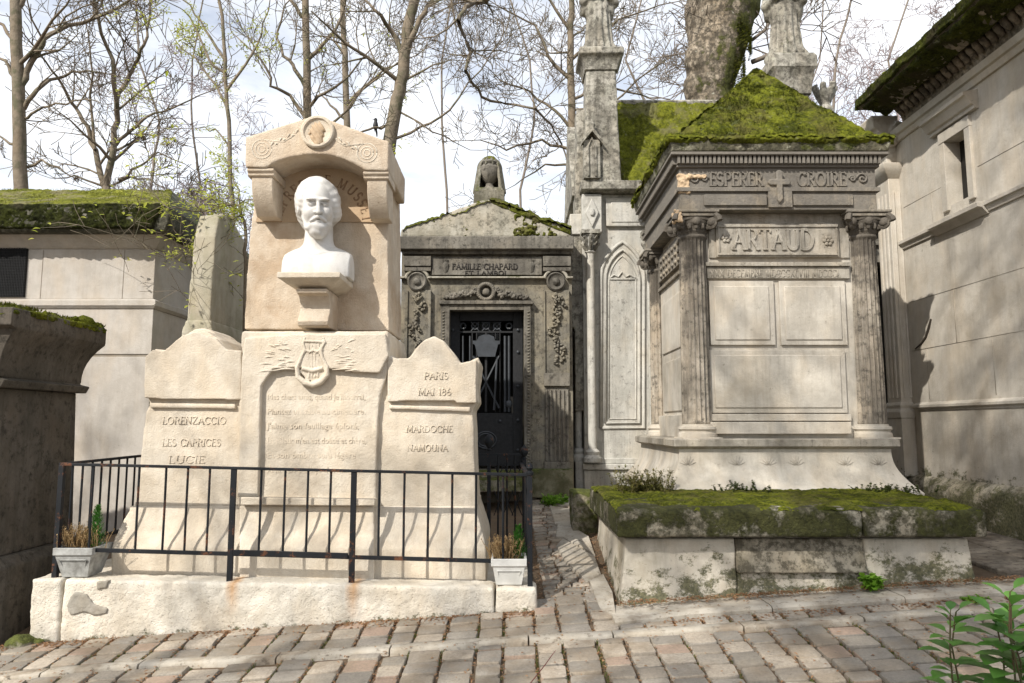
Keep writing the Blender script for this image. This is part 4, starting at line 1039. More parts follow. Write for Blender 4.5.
# blind pointed arch: nested mouldings
def archpts(px0,px1,pyb,pys,pya,n=8):
    cx=(px0+px1)/2; W_=px1-px0; pts=[(px0,pyb),(px0,pys)]
    for i in range(1,n+1): t=math.radians(60*i/n); pts.append((px1-W_*math.cos(t), pys+(pya-pys)*math.sin(t)/.866))
    r=[(px1-(x-px0),y) for x,y in pts[:-1]][::-1]; return pts+r
def archtube(m,px0,px1,pyb,pys,pya,r,dy=0):
    pts=archpts(px0,px1,pyb,pys,pya); pts=pts+[pts[0]]
    m.tube([Vector((P(a,b,YG).x,YG-dy,P(a,b,YG).z)) for a,b in pts],r,6)
m=M(); archtube(m,601,644,428,278,242,.028); archtube(m,605.5,639.5,423,280,250,.02,.01); archtube(m,609,636,419,283,256,.012,.0); m.build('blind_arch',GOT,got,sharp=0)
m=M(); pts=[(610,278),(614,275),(618,277),(622,272),(626,277),(630,275),(635,278)]
m.tube([Vector((P(a,b,YG).x,YG-.01,P(a,b,YG).z)) for a,b in pts],.012,5); gb(m,610,635,278,279.5,.015); m.build('tracery',GOT,got)
m=M(); gb(m,583,660,464,470,.10); gb(m,584,660,470,520,.06); gb(m,583,660,458,464,.05); m.build('plinth',GOT,got,bevel=.012)
m=M(); gb(m,581,700,180,189,.20); gb(m,584,700,189,192,.12); m.build('eaves_cornice',GOTD,got,bevel=.012)
m=M(); gb(m,606,660,198,226,.05); gb(m,611,660,202,222,.06); m.build('frieze_panel',GOT,got,bevel=.006)
m=M(); gb(m,582,602,194,232,.12,.1); m.build('corner_block',GOT,got,bevel=.008)
m=M(); c=P(592,213,YG-.12); m.prism([(c.x-.09,c.z),(c.x,c.z+.2),(c.x+.09,c.z),(c.x,c.z-.2)],YG-.155,YG-.1); m.sph((c.x,YG-.16,c.z),(.04,.03,.07),6,4); m.build('lozenge_carving',GOT,got,bevel=.012)
def colonnette(x,y,zb,zt_,r):
    m=M(); m.lathe(x,y,[(r*2.2,zb),(r*2.2,zb+.05),(r*1.5,zb+.09),(r*1.7,zb+.13),(r,zb+.17),(r*.95,zt_-.28),(r*1.3,zt_-.26),(r,zt_-.24),(r*1.2,zt_-.12),(r*1.9,zt_-.04)],14)
    o=m.build('colonnette',GOT,got)
    m=M()
    for k in range(8):
        a=k*math.pi/4; 
        for h in (0,.09): m.tube([(x+math.cos(a)*r,y+math.sin(a)*r,zt_-.24+h),(x+math.cos(a)*r*1.6,y+math.sin(a)*r*1.6,zt_-.17+h),(x+math.cos(a)*r*2.3,y+math.sin(a)*r*2.3,zt_-.14+h),(x+math.cos(a)*r*2.1,y+math.sin(a)*r*2.1,zt_-.17+h)],[.02,.025,.02,.008],5)
    m.box(x-r*2.2,x+r*2.2,y-r*2.2,y+r*2.2,zt_-.03,zt_+.02)
    m.build('capital',GOTD,got,sharp=40)
zc_=P(592,233,YG-.12).z; zb_=P(592,462,YG-.12).z
colonnette(P(591,400,YG).x,YG-.12,zb_,zc_,.055)
colonnette(P(651,300,YG-.1).x,YG-.10,zb_,zc_,.05)
for k,y in enumerate((YG+.15,YG+.45,YG+.8)): colonnette(xg0-.06,y,zb_,zc_,.045)
m=M(); m.box(xg0-.16,xg0,YG+.02,YG+1.6,zc_+.02,zc_+.3); m.box(xg0-.12,xg0,YG+.0,YG+1.6,zgb,zb_); m.build('facade_moulding',GOT,got,bevel=.01)
m=M(); m.prismx([(YG+.1,zeg-.1),(YG+1.7,zeg-.1),(YG+.9,zeg+1.2)],xg0-.12,xg0+.05); m.build('gable',GOTD,got,bevel=.01)
# roof
rg=P(640,103,YG+.95); ea=P(640,186,YG-.1)
rx0=P(617,150,YG+.4).x; 
m=M(); m.prismx([(YG-.05,ea.z-.04),(YG+.95,rg.z-.03),(YG+1.9,ea.z-.04)],rx0,xg1); m.build('roof',SLAB,got)
m=M(); A=(rx0,YG-.08,ea.z-.02); B=(xg1,YG-.08,ea.z-.02); C_=(xg1,YG+.95,rg.z); D=(rx0,YG+.95,rg.z)
moss_patch(m,A,B,C_,D,150,70,.045,.012,2.6,77,edge=.02); tufts(m,A,B,C_,D,12000,.025,8,-.3,2.6,.012)
m.build('roof_moss',mossmat('yellow green moss',(.17,.18,.02),(.07,.08,.012),(.16,.15,.07),.8),got,sharp=0,fix=False)
m=M(); m.tube([(rx0,YG+.97,rg.z+.01),(xg1,YG+.97,rg.z+.01)],.045,6); m.build('ridge',GOTD,got)
# pinnacle piers
def pier(x,y,zb,zcap,ztop_,w0,w1,cw):
    m=M(); m.rects([(zb,x-w0,x+w0,y-w0,y+w0),(zb+(zcap-zb)*.45,x-(w0*.9),x+w0*.9,y-w0*.9,y+w0*.9),(zcap,x-w1,x+w1,y-w1,y+w1)])
    m.build('pier',GOTD,got,rough=(.018,.014,.15,2))
    m=M(); H=ztop_-zcap
    m.rects([(zcap-.02,x-w1-.02,x+w1+.02,y-w1-.02,y+w1+.02),(zcap+H*.25,x-w1-.03,x+w1+.03,y-w1-.03,y+w1+.03),(zcap+H*.55,x-cw+.03,x+cw-.03,y-cw+.03,y+cw-.03),(zcap+H*.62,x-cw,x+cw,y-cw,y+cw),(zcap+H*.9,x-cw,x+cw,y-cw,y+cw),(ztop_,x-cw+.03,x+cw-.03,y-cw+.03,y+cw-.03)])
    m.build('pier_cap',GOTD,got,bevel=.012)
YP=YG+.05
p1=P(600,120,YP); pier(p1.x,YP,zeg-.05,P(600,76,YP).z,P(600,56,YP).z,.245,.20,.30)
# gablet niche on the pier face
m=M()
for px0,px1,yb,yt in ((584,600,178,140),):
    a=P(px0,yb,YP-.28); b=P(px1,yt,YP-.28); cx=(a.x+b.x)/2
    m.box(a.x,b.x,YP-.29,YP-.15,a.z,b.z); m.prism([(a.x-.03,b.z-.02),(cx,b.z+.17),(b.x+.03,b.z-.02),(b.x+.03,b.z-.07),(cx,b.z+.10),(a.x-.03,b.z-.07)],YP-.34,YP-.2)
    m.lathe(cx,YP-.30,[(.03,b.z+.14),(.05,b.z+.2),(.02,b.z+.25),(.005,b.z+.28)],6)
    m.tube([(a.x+.06,YP-.295,a.z+.02),(a.x+.06,YP-.295,b.z-.1),(cx,YP-.295,b.z+.02),(b.x-.06,YP-.295,b.z-.1),(b.x-.06,YP-.295,a.z+.02)],.018,5)
m.build('gablet_niche',GOTD,got,bevel=.006)
# stepped buttress on the alley side of the pier
m=M()
for (dx,z0_,z1_) in ((.32,-3.0,-1.9),(.36,-1.9,-.6),(.30,-.6,.35),(.27,.35,1.1)):
    m.box(p1.x-dx-.05,p1.x-.15,YP+.0,YP+.3,zeg+z0_*1.0,zeg+z1_)
m.build('buttress',GOTD,got,rough=(.018,.015,.1,2))
p2=P(787,75,YP+.3); pier(p2.x,YP+.3,zeg-.05,P(787,100,YP+.3).z,P(787,62,YP+.3).z,.25,.22,.31)
# ------------------------------------------------------------------ statues on the pinnacles
def robed(p):
    x,y,z=p; a=np.arctan2(y,x)
    fold=.018*np.sin(a*13+np.sin(z*5)*.6)*np.clip(1.2-z*1.0,0,1)
    f=cap(p,(0,0,.04),(0,0,.62),.20,.155)*1.; f=su(f,ell(p,(0,0,.05),(.235,.20,.10)),.06); f=f+fold
    f=su(f,ell(p,(0,0,.88),(.19,.135,.22)),.08)
    f=su(f,cap([abs(x),y,z],(.17,0,1.02),(.22,-.05,.76),.065,.055),.04); f=su(f,cap([abs(x),y,z],(.22,-.05,.76),(.05,-.19,.84),.052,.035),.03)
    cape=ell(p,(0,.02,.70),(.245,.15,.22)); f=su(f,cape+.01*np.sin(x*60),.03)
    f=su(f,cap(p,(0,0,1.05),(0,0,1.16),.055),.04)
    f=su(f,ell(p,(0,-.005,1.24),(.082,.095,.115)),.03); f=su(f,ell(p,(0,.02,1.26),(.10,.105,.125)),.01)
    f=ss(f,ell(p,(0,-.12,1.22),(.055,.06,.08)),.015); f=su(f,ell(p,(0,-.06,1.22),(.055,.045,.075)),.02); f=su(f,cap(p,(0,-.095,1.24),(0,-.115,1.21),.010),.008)
    return np.maximum(f,-z)
for (c,Yy,pyb,sx,rot,lab) in ((p1,YP,56,1.0,.1,'robed stone statue on the pinnacle at the left end of the gothic chapel'),(p2,YP+.3,62,1.12,-.35,'robed stone statue behind the top of the moss pyramid, near the big trunk')):
    m=sdf(robed,(-.34,-.30,-.02),(.34,.30,1.42),.016); z=P(c[0] and 600 if sx==1 else 787,pyb,Yy).z
    m.xf(Matrix.Translation((c.x,Yy,z-.01)) @ Matrix.Rotation(rot,4,'Z') @ Matrix.Diagonal((sx,sx,sx,1)))
    o=m.build('robed_statue',GOTD,None,sharp=0); tag(o,lab,'statue')
# stone flower finial behind the right slope of the pyramid
q=P(825,100,10.6); m=M()
m.lathe(q.x,10.6,[(.14,q.z-.45),(.12,q.z-.15),(.07,q.z-.08),(.12,q.z+.02),(.06,q.z+.1),(.02,q.z+.2)],10)
for k in range(6):
    a=k*math.pi/3; m.tube([(q.x,10.6,q.z),(q.x+.1*math.cos(a),10.6+.1*math.sin(a),q.z+.08),(q.x+.16*math.cos(a),10.6+.16*math.sin(a),q.z+.2),(q.x+.10*math.cos(a),10.6+.1*math.sin(a),q.z+.24)],[.05,.06,.05,.02],6)
m.lathe(q.x,10.6,[(.2,.8),(.2,q.z-.45),(.24,q.z-.42),(.15,q.z-.36)],8)
tag(m.build('finial_post',GOTD,None,rough=(.02,.02,.08,1)),'small carved stone flower finial rising behind the right slope of the moss pyramid','finial')
# ================================================================== Chapard chapel
cha=thing('family_chapel',(-.2,9.4,.7),'dark grey family chapel with black iron door and mossy pediment, ending the alley','chapel')
YH=9.3
def cb(m,px0,px1,py0,py1,d0,d1=.04,Y=YH):
    a=P(px0,py0,Y-d0); b=P(px1,py1,Y-d0); m.box(a.x,b.x,Y-d0,Y+d1,b.z,a.z)
wx0,wx1=P(401,300,YH).x,P(572,300,YH).x; dz0=P(448,310,YH); dz1=P(524,468,YH)
wt=P(480,240,YH).z
m=M(); m.box(wx0,dz0.x,YH,YH+1.9,.3,wt); m.box(dz1.x,wx1,YH,YH+1.9,.3,wt); m.box(dz0.x,dz1.x,YH,YH+1.9,dz0.z,wt); m.box(dz0.x,dz1.x,YH,YH+1.9,.3,dz1.z-.02)
m.build('wall',CHAY,cha)
m=M(); cb(m,399,574,236,249,.16,.1); cb(m,402,572,249,254,.08,.1); m.build('cornice',CHA,cha,bevel=.012)
for a_,b_ in ((404,431),(543,571)):
    m=M(); cb(m,a_,b_,256,266,.09); m.build('frieze_block',CHA,cha,bevel=.006)
    m=M(); cb(m,a_,b_,267,271,.075); m.build('band',CHA,cha,bevel=.006)
m=M(); cb(m,432,542,257,275,.055); m.build('name_panel',CHA,cha,bevel=.005)
NAM=plain('black letters',(.03,.027,.025),(.045,.04,.035),.8)
m=M(); text(m,'FAMILLE CHAPARD',P(452,269.3,YH-.055),(1,0,0),(0,0,1),.070,68*YH/740*.98,.006,.2,.1); m.build('raised_name',NAM,cha,sharp=0); m=M(); text(m,'ET LAMBOI',P(464.5,274.9,YH-.055),(1,0,0),(0,0,1),.050,43*YH/740*.98,.008,.2,.1)
m.build('raised_name',NAM,cha,sharp=0)
m=M()
for px in (446,531):
    m.lathe(P(px,262,YH).x,YH-.04,[(.01,P(px,275,YH).z),(.035,P(px,272,YH).z),(.05,P(px,266,YH).z),(.035,P(px,263,YH).z),(.045,P(px,261,YH).z)],8)
m.build('vase_relief',CHA,cha)
# string with roundels
m=M()
def hbar(x0_,x1_,py,r=.011):
    a=P(x0_,py,YH-.05); b=P(x1_,py,YH-.05); m.box(a.x,b.x,YH-.075,YH,a.z-r,a.z+r)
hbar(399,405,277.5); hbar(428,545,277.5); hbar(567,573,277.5)
for px in (417,556):
    c=P(px,281,YH-.05); r0=.15
    m.tube([(c.x+r0*math.cos(t),YH-.05,c.z+r0*math.sin(t)) for t in [math.radians(12+156*i/14) for i in range(15)]],.022,6)
m.build('string_moulding',CHAP,cha,bevel=.004)
for px in (417,556):
    m=M(); c=P(px,281.5,YH-.05); m.disc((c.x,c.z),.12,0,0,24,prof=[(.122,YH),(.122,YH-.06),(.105,YH-.075),(.09,YH-.06),(.07,YH-.05),(.01,YH-.05)]); m.sph((c.x,YH-.055,c.z),(.05,.04,.05),8,6)
    m.build('roundel',CHA,cha)
# pilasters with hanging garlands
for side,(pa,pb_) in enumerate(((405,430),(544,570))):
    m=M(); cb(m,pa,pb_,290,373,.035); 
    for a_,b_ in ((pa,pa+1.6),(pb_-1.6,pb_)): cb(m,a_,b_,290,373,.06)
    m.build('pilaster',CHAY,cha,bevel=.004)
    m=M(); cb(m,pa,pb_,373,386,.06); m.build('pilaster_band',CHA,cha,bevel=.005); m=M(); cb(m,pa,pb_,462,470,.05); m.build('pilaster_base',CHA,cha,bevel=.005)
    m=M(); cb(m,pa+1,pb_-1,388,462,.02)
    for k in range(6): 
        x=pa+2.5+k*(pb_-pa-5)/5; a=P(x,390,YH-.03); b=P(x,461,YH-.03); m.tube([(a.x,YH-.03,b.z),(a.x,YH-.03,a.z)],.016,6)
    m.build('fluted_panel',CHA,cha)
    m=M(); R=random.Random(20+side); cx=(pa+pb_)/2
    for k in range(75):
        t=k/74; py=294+t*70; w=5.5*abs(math.sin(t*9.4))*.8+2; c=P(cx+R.uniform(-w,w)+3*math.sin(t*9.4),py,YH-.045)
        m.sph((c.x,YH-.05,c.z),(R.uniform(.012,.03),R.uniform(.02,.045),R.uniform(.012,.034)),6,4)
    c=P(cx,372,YH-.04); 
    m.tube([P(cx-5,296,YH-.05),P(cx,300,YH-.07),P(cx+5,296,YH-.05)],.015,5)
    m.build('hanging_garland',CHAY,cha,sharp=0)
# garland above the door
m=M(); R=random.Random(9)
for s in (-1,1):
    for k in range(60):
        t=k/59; px=486+s*(8+t*33); py=298-6*(1-t)*abs(math.sin(t*9+.8))-1.5*(1-t); c=P(px+R.uniform(-1,1),py+R.uniform(-3,2.5)*(1-t*.5),YH-.03)
        m.sph((c.x,YH-.04,c.z),(R.uniform(.014,.035),R.uniform(.02,.04),R.uniform(.014,.035)),6,4)
c=P(486,292,YH-.03)
for k in range(26): a=k*math.tau/26; m.sph((c.x+.10*math.cos(a),YH-.045,c.z+.10*math.sin(a)),(.03,.035,.03),6,4)
m.sph((c.x,YH-.02,c.z),(.055,.04,.055),8,5)
m.build('wreath_garland',CHA,cha,sharp=0)
# door frame, door
m=M(); cb(m,441,448,303,470,.07,.1); cb(m,524,531,303,470,.07,.1); cb(m,439,533,300.5,304,.10,.1); cb(m,448,524,304.2,310,.065,.1)
m.build('door_frame',CHA,cha,bevel=.005)
m=M()
for k in range(52):
    py=312+k*3.0
    for px in (443.5,528.5): c=P(px,py,YH-.07); m.sph((c.x,YH-.07,c.z),(.02,.014,.014),5,4)
m.build('beaded_edge',CHAY,cha,sharp=0)
YD=YH+.14
m=M()
def db(px0,px1,py0,py1,d0=0,d1=.03): a=P(px0,py0,YD-d0); b=P(px1,py1,YD-d0); m.box(a.x,b.x,YD-d0,YD+d1,b.z,a.z)
db(449,459,310,466); db(513,523,310,466); db(459,513,310,321); db(459,513,413,466); db(485,487,332,412,.01); db(459,513,331,333,.005); 
for px in (472,476.5,495.5,500): db(px-.4,px+.4,333,412,.004)
door=m.build('door',IRON,cha,bevel=.004)
m=M()
for px in (463,470): m.tube([P(px,412,YD-.01),P(px,336,YD-.01)],.012,6)
for px in (509,505): m.tube([P(px,412,YD-.01),P(px,336,YD-.01)],.017,6)
for px in (463,509):
    c=P(px,326,YD); 
    for k in range(10): a=k*math.tau/10; m.sph((c.x+.035*math.cos(a),YD,c.z+.035*math.sin(a)),.014,5,4)
for px in (475,486,497):
    c=P(px,326,YD); m.tube([(c.x+.045*math.cos(k*.6),YD,c.z+.045*math.sin(k*.6)) for k in range(12)],.009,5)
    m.tube([P(px-4,322,YD),P(px+4,331,YD)],.007,4); m.tube([P(px+4,322,YD),P(px-4,331,YD)],.007,4)
# central urn-stand motif
m.prism(xz([(478,357),(475,345),(473,344),(473,341),(477,341),(479,337),(484,335),(489,335),(494,337),(495,341),(500,341),(500,344),(498,345),(495,357)],YD),YD-.05,YD-.005)
m.tube([P(473,356,YD-.01),P(499,408,YD-.01)],.013,5); m.tube([P(499,356,YD-.01),P(473,408,YD-.01)],.013,5); m.tube([P(475,357,YD-.01),P(478,410,YD-.01)],.015,5); m.tube([P(497,357,YD-.01),P(494,410,YD-.01)],.015,5)
for px,py in ((453,330),(518,330),(453,362),(518,352),(518,386),(453,392),(518,420),(472,421),(500,421),(453,450),(518,450)): c=P(px,py,YD); m.sph((c.x,YD-.012,c.z),(.02,.016,.02),8,5)
for px in (509,463): c=P(px,404,YD); m.sph((c.x,YD-.02,c.z),(.045,.03,.05),8,6)
c=P(486,440,YD)
for rr in (.13,.10): m.tube([(c.x+rr*math.cos(k*math.tau/24),YD-.01,c.z+rr*.8*math.sin(k*math.tau/24)) for k in range(25)],.01,5)
sub(m.build('door_ornament',plain('grey black iron ornament',(.045,.052,.062),(.03,.034,.04),.5),None),door)
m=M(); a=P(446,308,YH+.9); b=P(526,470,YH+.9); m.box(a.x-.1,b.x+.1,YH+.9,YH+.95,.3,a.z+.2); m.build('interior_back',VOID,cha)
m=M(); a=P(478,322,YH+.85); b=P(500,340,YH+.85); m.box(a.x,b.x,YH+.84,YH+.88,b.z,a.z); m.build('rear_window',plain('sky-tinted rear glass',(.16,.19,.22),(.1,.12,.14),.3),cha)  # sky light coming through the back window, put into the pane's colour
PLM=stone('mossy chapel plinth',(.24,.22,.15),(.15,.14,.09),(.07,.07,.03),(.45,.6),3,bump=.8,moss=(.5,.6,.15),mosscol=(.06,.075,.02))
for a_,b_ in ((399,441),(531,574)): m=M(); cb(m,a_,b_,469,498,.13,.1); m.build('plinth',PLM,cha,bevel=.015)
m=M(); cb(m,441,531,471,478,.25,.1); cb(m,436,533,479,492,.5,.1); m.build('doorstep',SLAB,cha,bevel=.015)
# pediment and roof
m=M(); ppts=[(400,237),(401,229),(440,215),(484,199),(492,199),(530,213),(572,229),(573,237)]
m.prism(xz(ppts,YH-.12),YH-.12,YH+1.9); m.build('pediment',CHAP,cha,rough=(.02,.014,.2,2))
m=M()
A,B=P(571,231,YH-.1),P(490,199,YH-.1)
moss_patch(m,(B.x,YH-.16,B.z),(A.x,YH-.16,A.z),(A.x,YH+1.9,A.z),(B.x,YH+1.9,B.z),90,50,.04,.015,3,12,edge=.01)
moss_patch(m,(B.x,YH-.135,B.z-.06),(A.x,YH-.135,A.z-.06),(A.x,YH-.13,A.z+.01),(B.x,YH-.13,B.z+.01),90,8,.035,.0,3,13,edge=.01)
A2=P(402,230,YH-.1)
moss_patch(m,(A2.x,YH-.14,A2.z),(B.x,YH-.14,B.z),(B.x,YH+1.9,B.z),(A2.x,YH+1.9,A2.z),90,50,.04,-.004,3,15,edge=.01)
a=P(512,214,YH-.125); b=P(571,237,YH-.125); moss_patch(m,(a.x,YH-.12,b.z),(b.x,YH-.12,b.z),(b.x,YH-.12,P(571,230,YH-.12).z),(a.x,YH-.12,P(520,210,YH-.12).z),80,40,.06,-.012,4,19)
a=P(433,212,YH-.125); b=P(468,237,YH-.125); moss_patch(m,(a.x,YH-.12,b.z),(b.x,YH-.12,b.z),(b.x,YH-.12,P(460,226,YH-.12).z),(a.x,YH-.12,P(435,219,YH-.12).z),60,30,.06,-.012,4,23)
m.build('roof_moss',mossmat('olive moss',(.12,.13,.02),(.05,.055,.012),(.15,.13,.07),.7),cha,sharp=0,fix=False)
# draped urn
q=P(489.5,196,YH+.25); Yu=YH+.25; zt1=P(489,152,Yu).z; H=zt1-q.z
m=M(); x=q.x; m.box(x-.2,x+.2,Yu-.2,Yu+.2,q.z-.25,q.z+.02); m.rects([(q.z+.02,x-.19,x+.19,Yu-.18,Yu+.18),(q.z+.07,x-.17,x+.17,Yu-.16,Yu+.16)])
urn=thing('draped_urn',(x,Yu,q.z),'stone urn under a mossy drape on top of the chapel pediment','urn')
URNM=stone('weathered urn stone',(.25,.24,.20),(.17,.16,.13),(.08,.075,.05),(.45,.62),3,streak=.6,grime=(.55,.7),bump=.8,moss=(.56,.66,.12)); m.build('urn_base',URNM,urn,bevel=.01)
m=M(); m.lathe(x,Yu-.03,[(.09,q.z+.08),(.055,q.z+.12),(.05,q.z+.15),(.10,q.z+.2),(.14,q.z+.28),(.145,q.z+.36),(.11,q.z+.40),(.13,q.z+.43),(.10,q.z+.46),(.03,q.z+.5)],20); m.build('urn_body',CHA,urn)
def drape(p):
    x_,y_,z_p=p; a=np.arctan2(y_,x_)
    f=cap(p,(0,0,-.02),(0,0,.36),.255,.19); f=f+.012*np.sin(a*11)
    inner=cap(p,(0,-.04,-.2),(0,-.04,.34),.20,.155); f=ss(f,inner,.02)
    cut=ell(p,(0,-.30,.08),(.155,.25,.29)); f=ss(f,cut,.03)
    return np.maximum(f,-(z_p+.0))
m=sdf(drape,(-.32,-.32,-.02),(.32,.32,.62),.014); m.xf(Matrix.Translation((x,Yu,q.z+.02)) @ Matrix.Diagonal((.86,.86,.92,1))); m.build('drape',URNM,urn,sharp=0)
m=M(); zt2=q.z+.60
rings=[]
m.sph((x,Yu,q.z+.45),(.12,.12,.09),20,8); m.build('moss_cap',MOSS,urn,rough=(.012,.03,.04,0))
# ================================================================== left chapel
lch=thing('stone_chapel',(-6,9.8,.3),'smooth greige stone chapel with banded walls and flat mossy roof slab, at the left','chapel')
YL=9.0
cr=P(153,300,YL); LX1=cr.x; LX0=-9.2
zl=lambda py: P(120,py,YL).z
m=M(); m.rects([(-.2,LX0,LX1+.05,YL-.05,YL+3),(zl(357),LX0,LX1+.04,YL-.04,YL+3)]); m.rects([(zl(354.5),LX0,LX1+.03,YL-.03,YL+3),(zl(309),LX0,LX1+.02,YL-.02,YL+3)])
m.rects([(zl(299),LX0,LX1,YL,YL+3),(zl(249),LX0,LX1,YL,YL+3)]); 
for a,b in ((P(0,0,YL).z,0),): pass
m.build('wall',LEFT,lch,bevel=.006)
m=M(); m.rects([(-.2,LX0,LX1+.042,YL-.042,YL+2.99),(zl(404),LX0,LX1+.042,YL-.042,YL+2.99)]); 
m=M(); m.box(LX0,LX1+.02,YL-.02,YL+2.9,zl(357)-.001,zl(354)); [m.box(P(px,300,YL).x-.003,P(px,300,YL).x+.003,YL-.003-(.06 if a_>1.8 and a_<0 else 0),YL+.1,a_,b_) for px,a_,b_ in ((122,zl(299),zl(250)),(40,zl(299),zl(250)))]; m.build('wall_joint',stone('dark joint',(.27,.24,.2),(.22,.19,.16)),lch)
m=M(); m.rects([(zl(309),LX0,LX1+.03,YL-.03,YL+3),(zl(306),LX0,LX1+.06,YL-.06,YL+3),(zl(301),LX0,LX1+.06,YL-.06,YL+3),(zl(299),LX0,LX1+.01,YL-.01,YL+3)]); m.build('band',LEFT,lch,bevel=.004)
m=M(); m.rects([(zl(249),LX0,LX1+.01,YL-.01,YL+3),(zl(246),LX0,LX1+.05,YL-.05,YL+3),(zl(241),LX0,LX1+.09,YL-.09,YL+3),(zl(233),LX0,LX1+.19,YL-.19,YL+3)]); m.build('cornice',LEFT,lch,bevel=.004)
za=P(100,231,YL-.3).z; zb=P(100,203,YL-.3).z
RX1=P(170,215,YL-.3).x
zrd=P(100,191,YL+1.3).z
m=M(); m.rects([(za,LX0,RX1-.06,YL-.26,YL+3.1),(za+.1,LX0,RX1,YL-.3,YL+3.1),(zb-.06,LX0,RX1,YL-.3,YL+3.1),(zb,LX0,RX1-.05,YL-.25,YL+3.1),(zrd,LX0+1,RX1-.75,YL+1.3,YL+1.6)])
m.build('roof_slab',stone('dark mossy roof slab',(.27,.26,.22),(.17,.165,.13),(.05,.05,.03),(.38,.55),1.5,streak=.5,grime=(.45,.6),bump=.9,moss=(.62,.72,.25)),lch,bevel=.03)
m=M()
moss_patch(m,(LX0,YL-.3,zb-.03),(RX1-.02,YL-.3,zb-.03),(RX1-.7,YL+1.2,zrd-.02),(LX0,YL+1.2,zrd-.02),200,40,.028,.008,2.2,31,edge=.01)
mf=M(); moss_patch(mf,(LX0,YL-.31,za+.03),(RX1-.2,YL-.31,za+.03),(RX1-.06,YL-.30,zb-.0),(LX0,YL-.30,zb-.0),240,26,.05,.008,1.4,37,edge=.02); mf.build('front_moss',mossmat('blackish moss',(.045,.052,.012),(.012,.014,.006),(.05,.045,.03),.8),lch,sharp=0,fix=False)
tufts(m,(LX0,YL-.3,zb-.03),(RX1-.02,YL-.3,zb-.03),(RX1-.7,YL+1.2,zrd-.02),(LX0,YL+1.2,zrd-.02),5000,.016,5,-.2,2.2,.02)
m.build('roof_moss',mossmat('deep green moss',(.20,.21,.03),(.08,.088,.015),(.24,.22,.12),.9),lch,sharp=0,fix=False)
m=M(); a=P(-30,248,YL-.02); b=P(24,297,YL-.02)
m.box(a.x,b.x,YL-.012,YL+.05,b.z,a.z); w=m.build('window',VOID,lch)
m=M()
for k in range(36): x=b.x-.02-k*.02; m.box(x-.002,x+.002,YL-.03,YL-.018,b.z,a.z)
for k in range(30): z=b.z+.01+k*.02; m.box(a.x,b.x,YL-.028,YL-.020,z-.002,z+.002)
sub(m.build('grille',IRON,None),w)
# ================================================================== pale stele behind
ste=thing('leaning_stele',(-3.3,8.4,.3),'tall pale peaked stele with algae stains, between left chapel and cream monument','stele')
Y0_=8.0; a=P(196,214,Y0_); b=P(217,214,Y0_); a2=P(184,340,Y0_); b2=P(210,336,Y0_); zp=P(237,205,8.4).z
bot=.3; k=(a2.x-a.x)/(a2.z-a.z); k2=(b2.x-b.x)/(b2.z-b.z)
def xl_(z): return a.x+k*(z-a.z)
def xr_(z): return b.x+k2*(z-b.z)
m=M(); m.loft([[(xl_(z),Y0_,z),(xr_(z),Y0_,z),(xr_(z),Y0_+1.0,z),(xl_(z),Y0_+1.0,z)] for z in (bot,2.8,a.z-.25)]+[[(xl_(a.z),Y0_+.08,a.z),(xr_(a.z),Y0_+.08,a.z),(xr_(a.z)-.0,Y0_+.9,a.z-.1),(xl_(a.z),Y0_+.9,a.z-.1)],[(xl_(zp)+.05,Y0_+.42,a.z+.13),(xr_(zp)-.05,Y0_+.42,a.z+.13),(xr_(zp)-.05,Y0_+.5,a.z+.13),(xl_(zp)+.05,Y0_+.5,a.z+.13)]])
m.build('stele_body',STEL,ste,rough=(.02,.012,.2,4))
m=M(); z=P(200,320,Y0_).z; m.rects([(bot,xl_(1)-.04,xr_(1)+.04,Y0_-.04,Y0_+1.04),(z-.12,xl_(z)-.03,xr_(z)+.03,Y0_-.03,Y0_+1.03),(z,xl_(z)-.005,xr_(z)+.005,Y0_-.01,Y0_+1.01)]); m.build('stele_foot',STEL,ste,rough=(.02,.015,.1,2))
# ivy clad wall further back
tag(M().box(-6.0,-1.9,11.0,11.3,.4,P(230,262,11).z).build('garden_wall',SLAB,None,bevel=.02),'low mossy wall half hidden between the stele and the cream monument','wall')
m=M(); R=random.Random(8); q0=P(215,345,10.9); q1=P(262,272,10.9)
for i in range(5200):
    x=R.uniform(-5.6,-2.0); z=R.uniform(.8,q1.z+.28+.12*math.sin(x*5)); y=10.97-abs(R.gauss(0,.08)); leaf(m,(x,y,z),(R.gauss(0,1),-1,R.gauss(0,.6)),R.uniform(.04,.08),R.uniform(.04,.06),.2,R)
tag(m.build('ivy',leafmat('dark ivy leaves',(.035,.055,.015),(.075,.10,.03),.2),None,sharp=0,fix=False),'dark ivy covering the low wall behind the stele','ivy')
# ================================================================== near left tomb in shade
nt=thing('box_tomb',(-4.8,6.3,0),'dark brown weathered tomb with overhanging mossy lid, at the left edge','tomb')
X_=-4.03; e1=P(90,400,7.0); ztp=PX(107,327,X_+.14)
zt3=PX(30,311,X_+.14).z; yf=ztp.y
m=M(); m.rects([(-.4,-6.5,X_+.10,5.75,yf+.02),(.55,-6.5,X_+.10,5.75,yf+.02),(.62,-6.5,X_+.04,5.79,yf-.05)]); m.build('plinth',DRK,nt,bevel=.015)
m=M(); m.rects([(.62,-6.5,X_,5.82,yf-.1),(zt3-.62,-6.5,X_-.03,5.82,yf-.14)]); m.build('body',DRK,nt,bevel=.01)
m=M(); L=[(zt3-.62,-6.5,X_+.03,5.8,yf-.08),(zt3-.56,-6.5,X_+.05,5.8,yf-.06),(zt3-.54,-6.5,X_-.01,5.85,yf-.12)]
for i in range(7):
    t=i/6; e=.13*(t**2.2); L.append((zt3-.52+.36*t,-6.5,X_+e,5.8-e*.3,yf-.12+e))
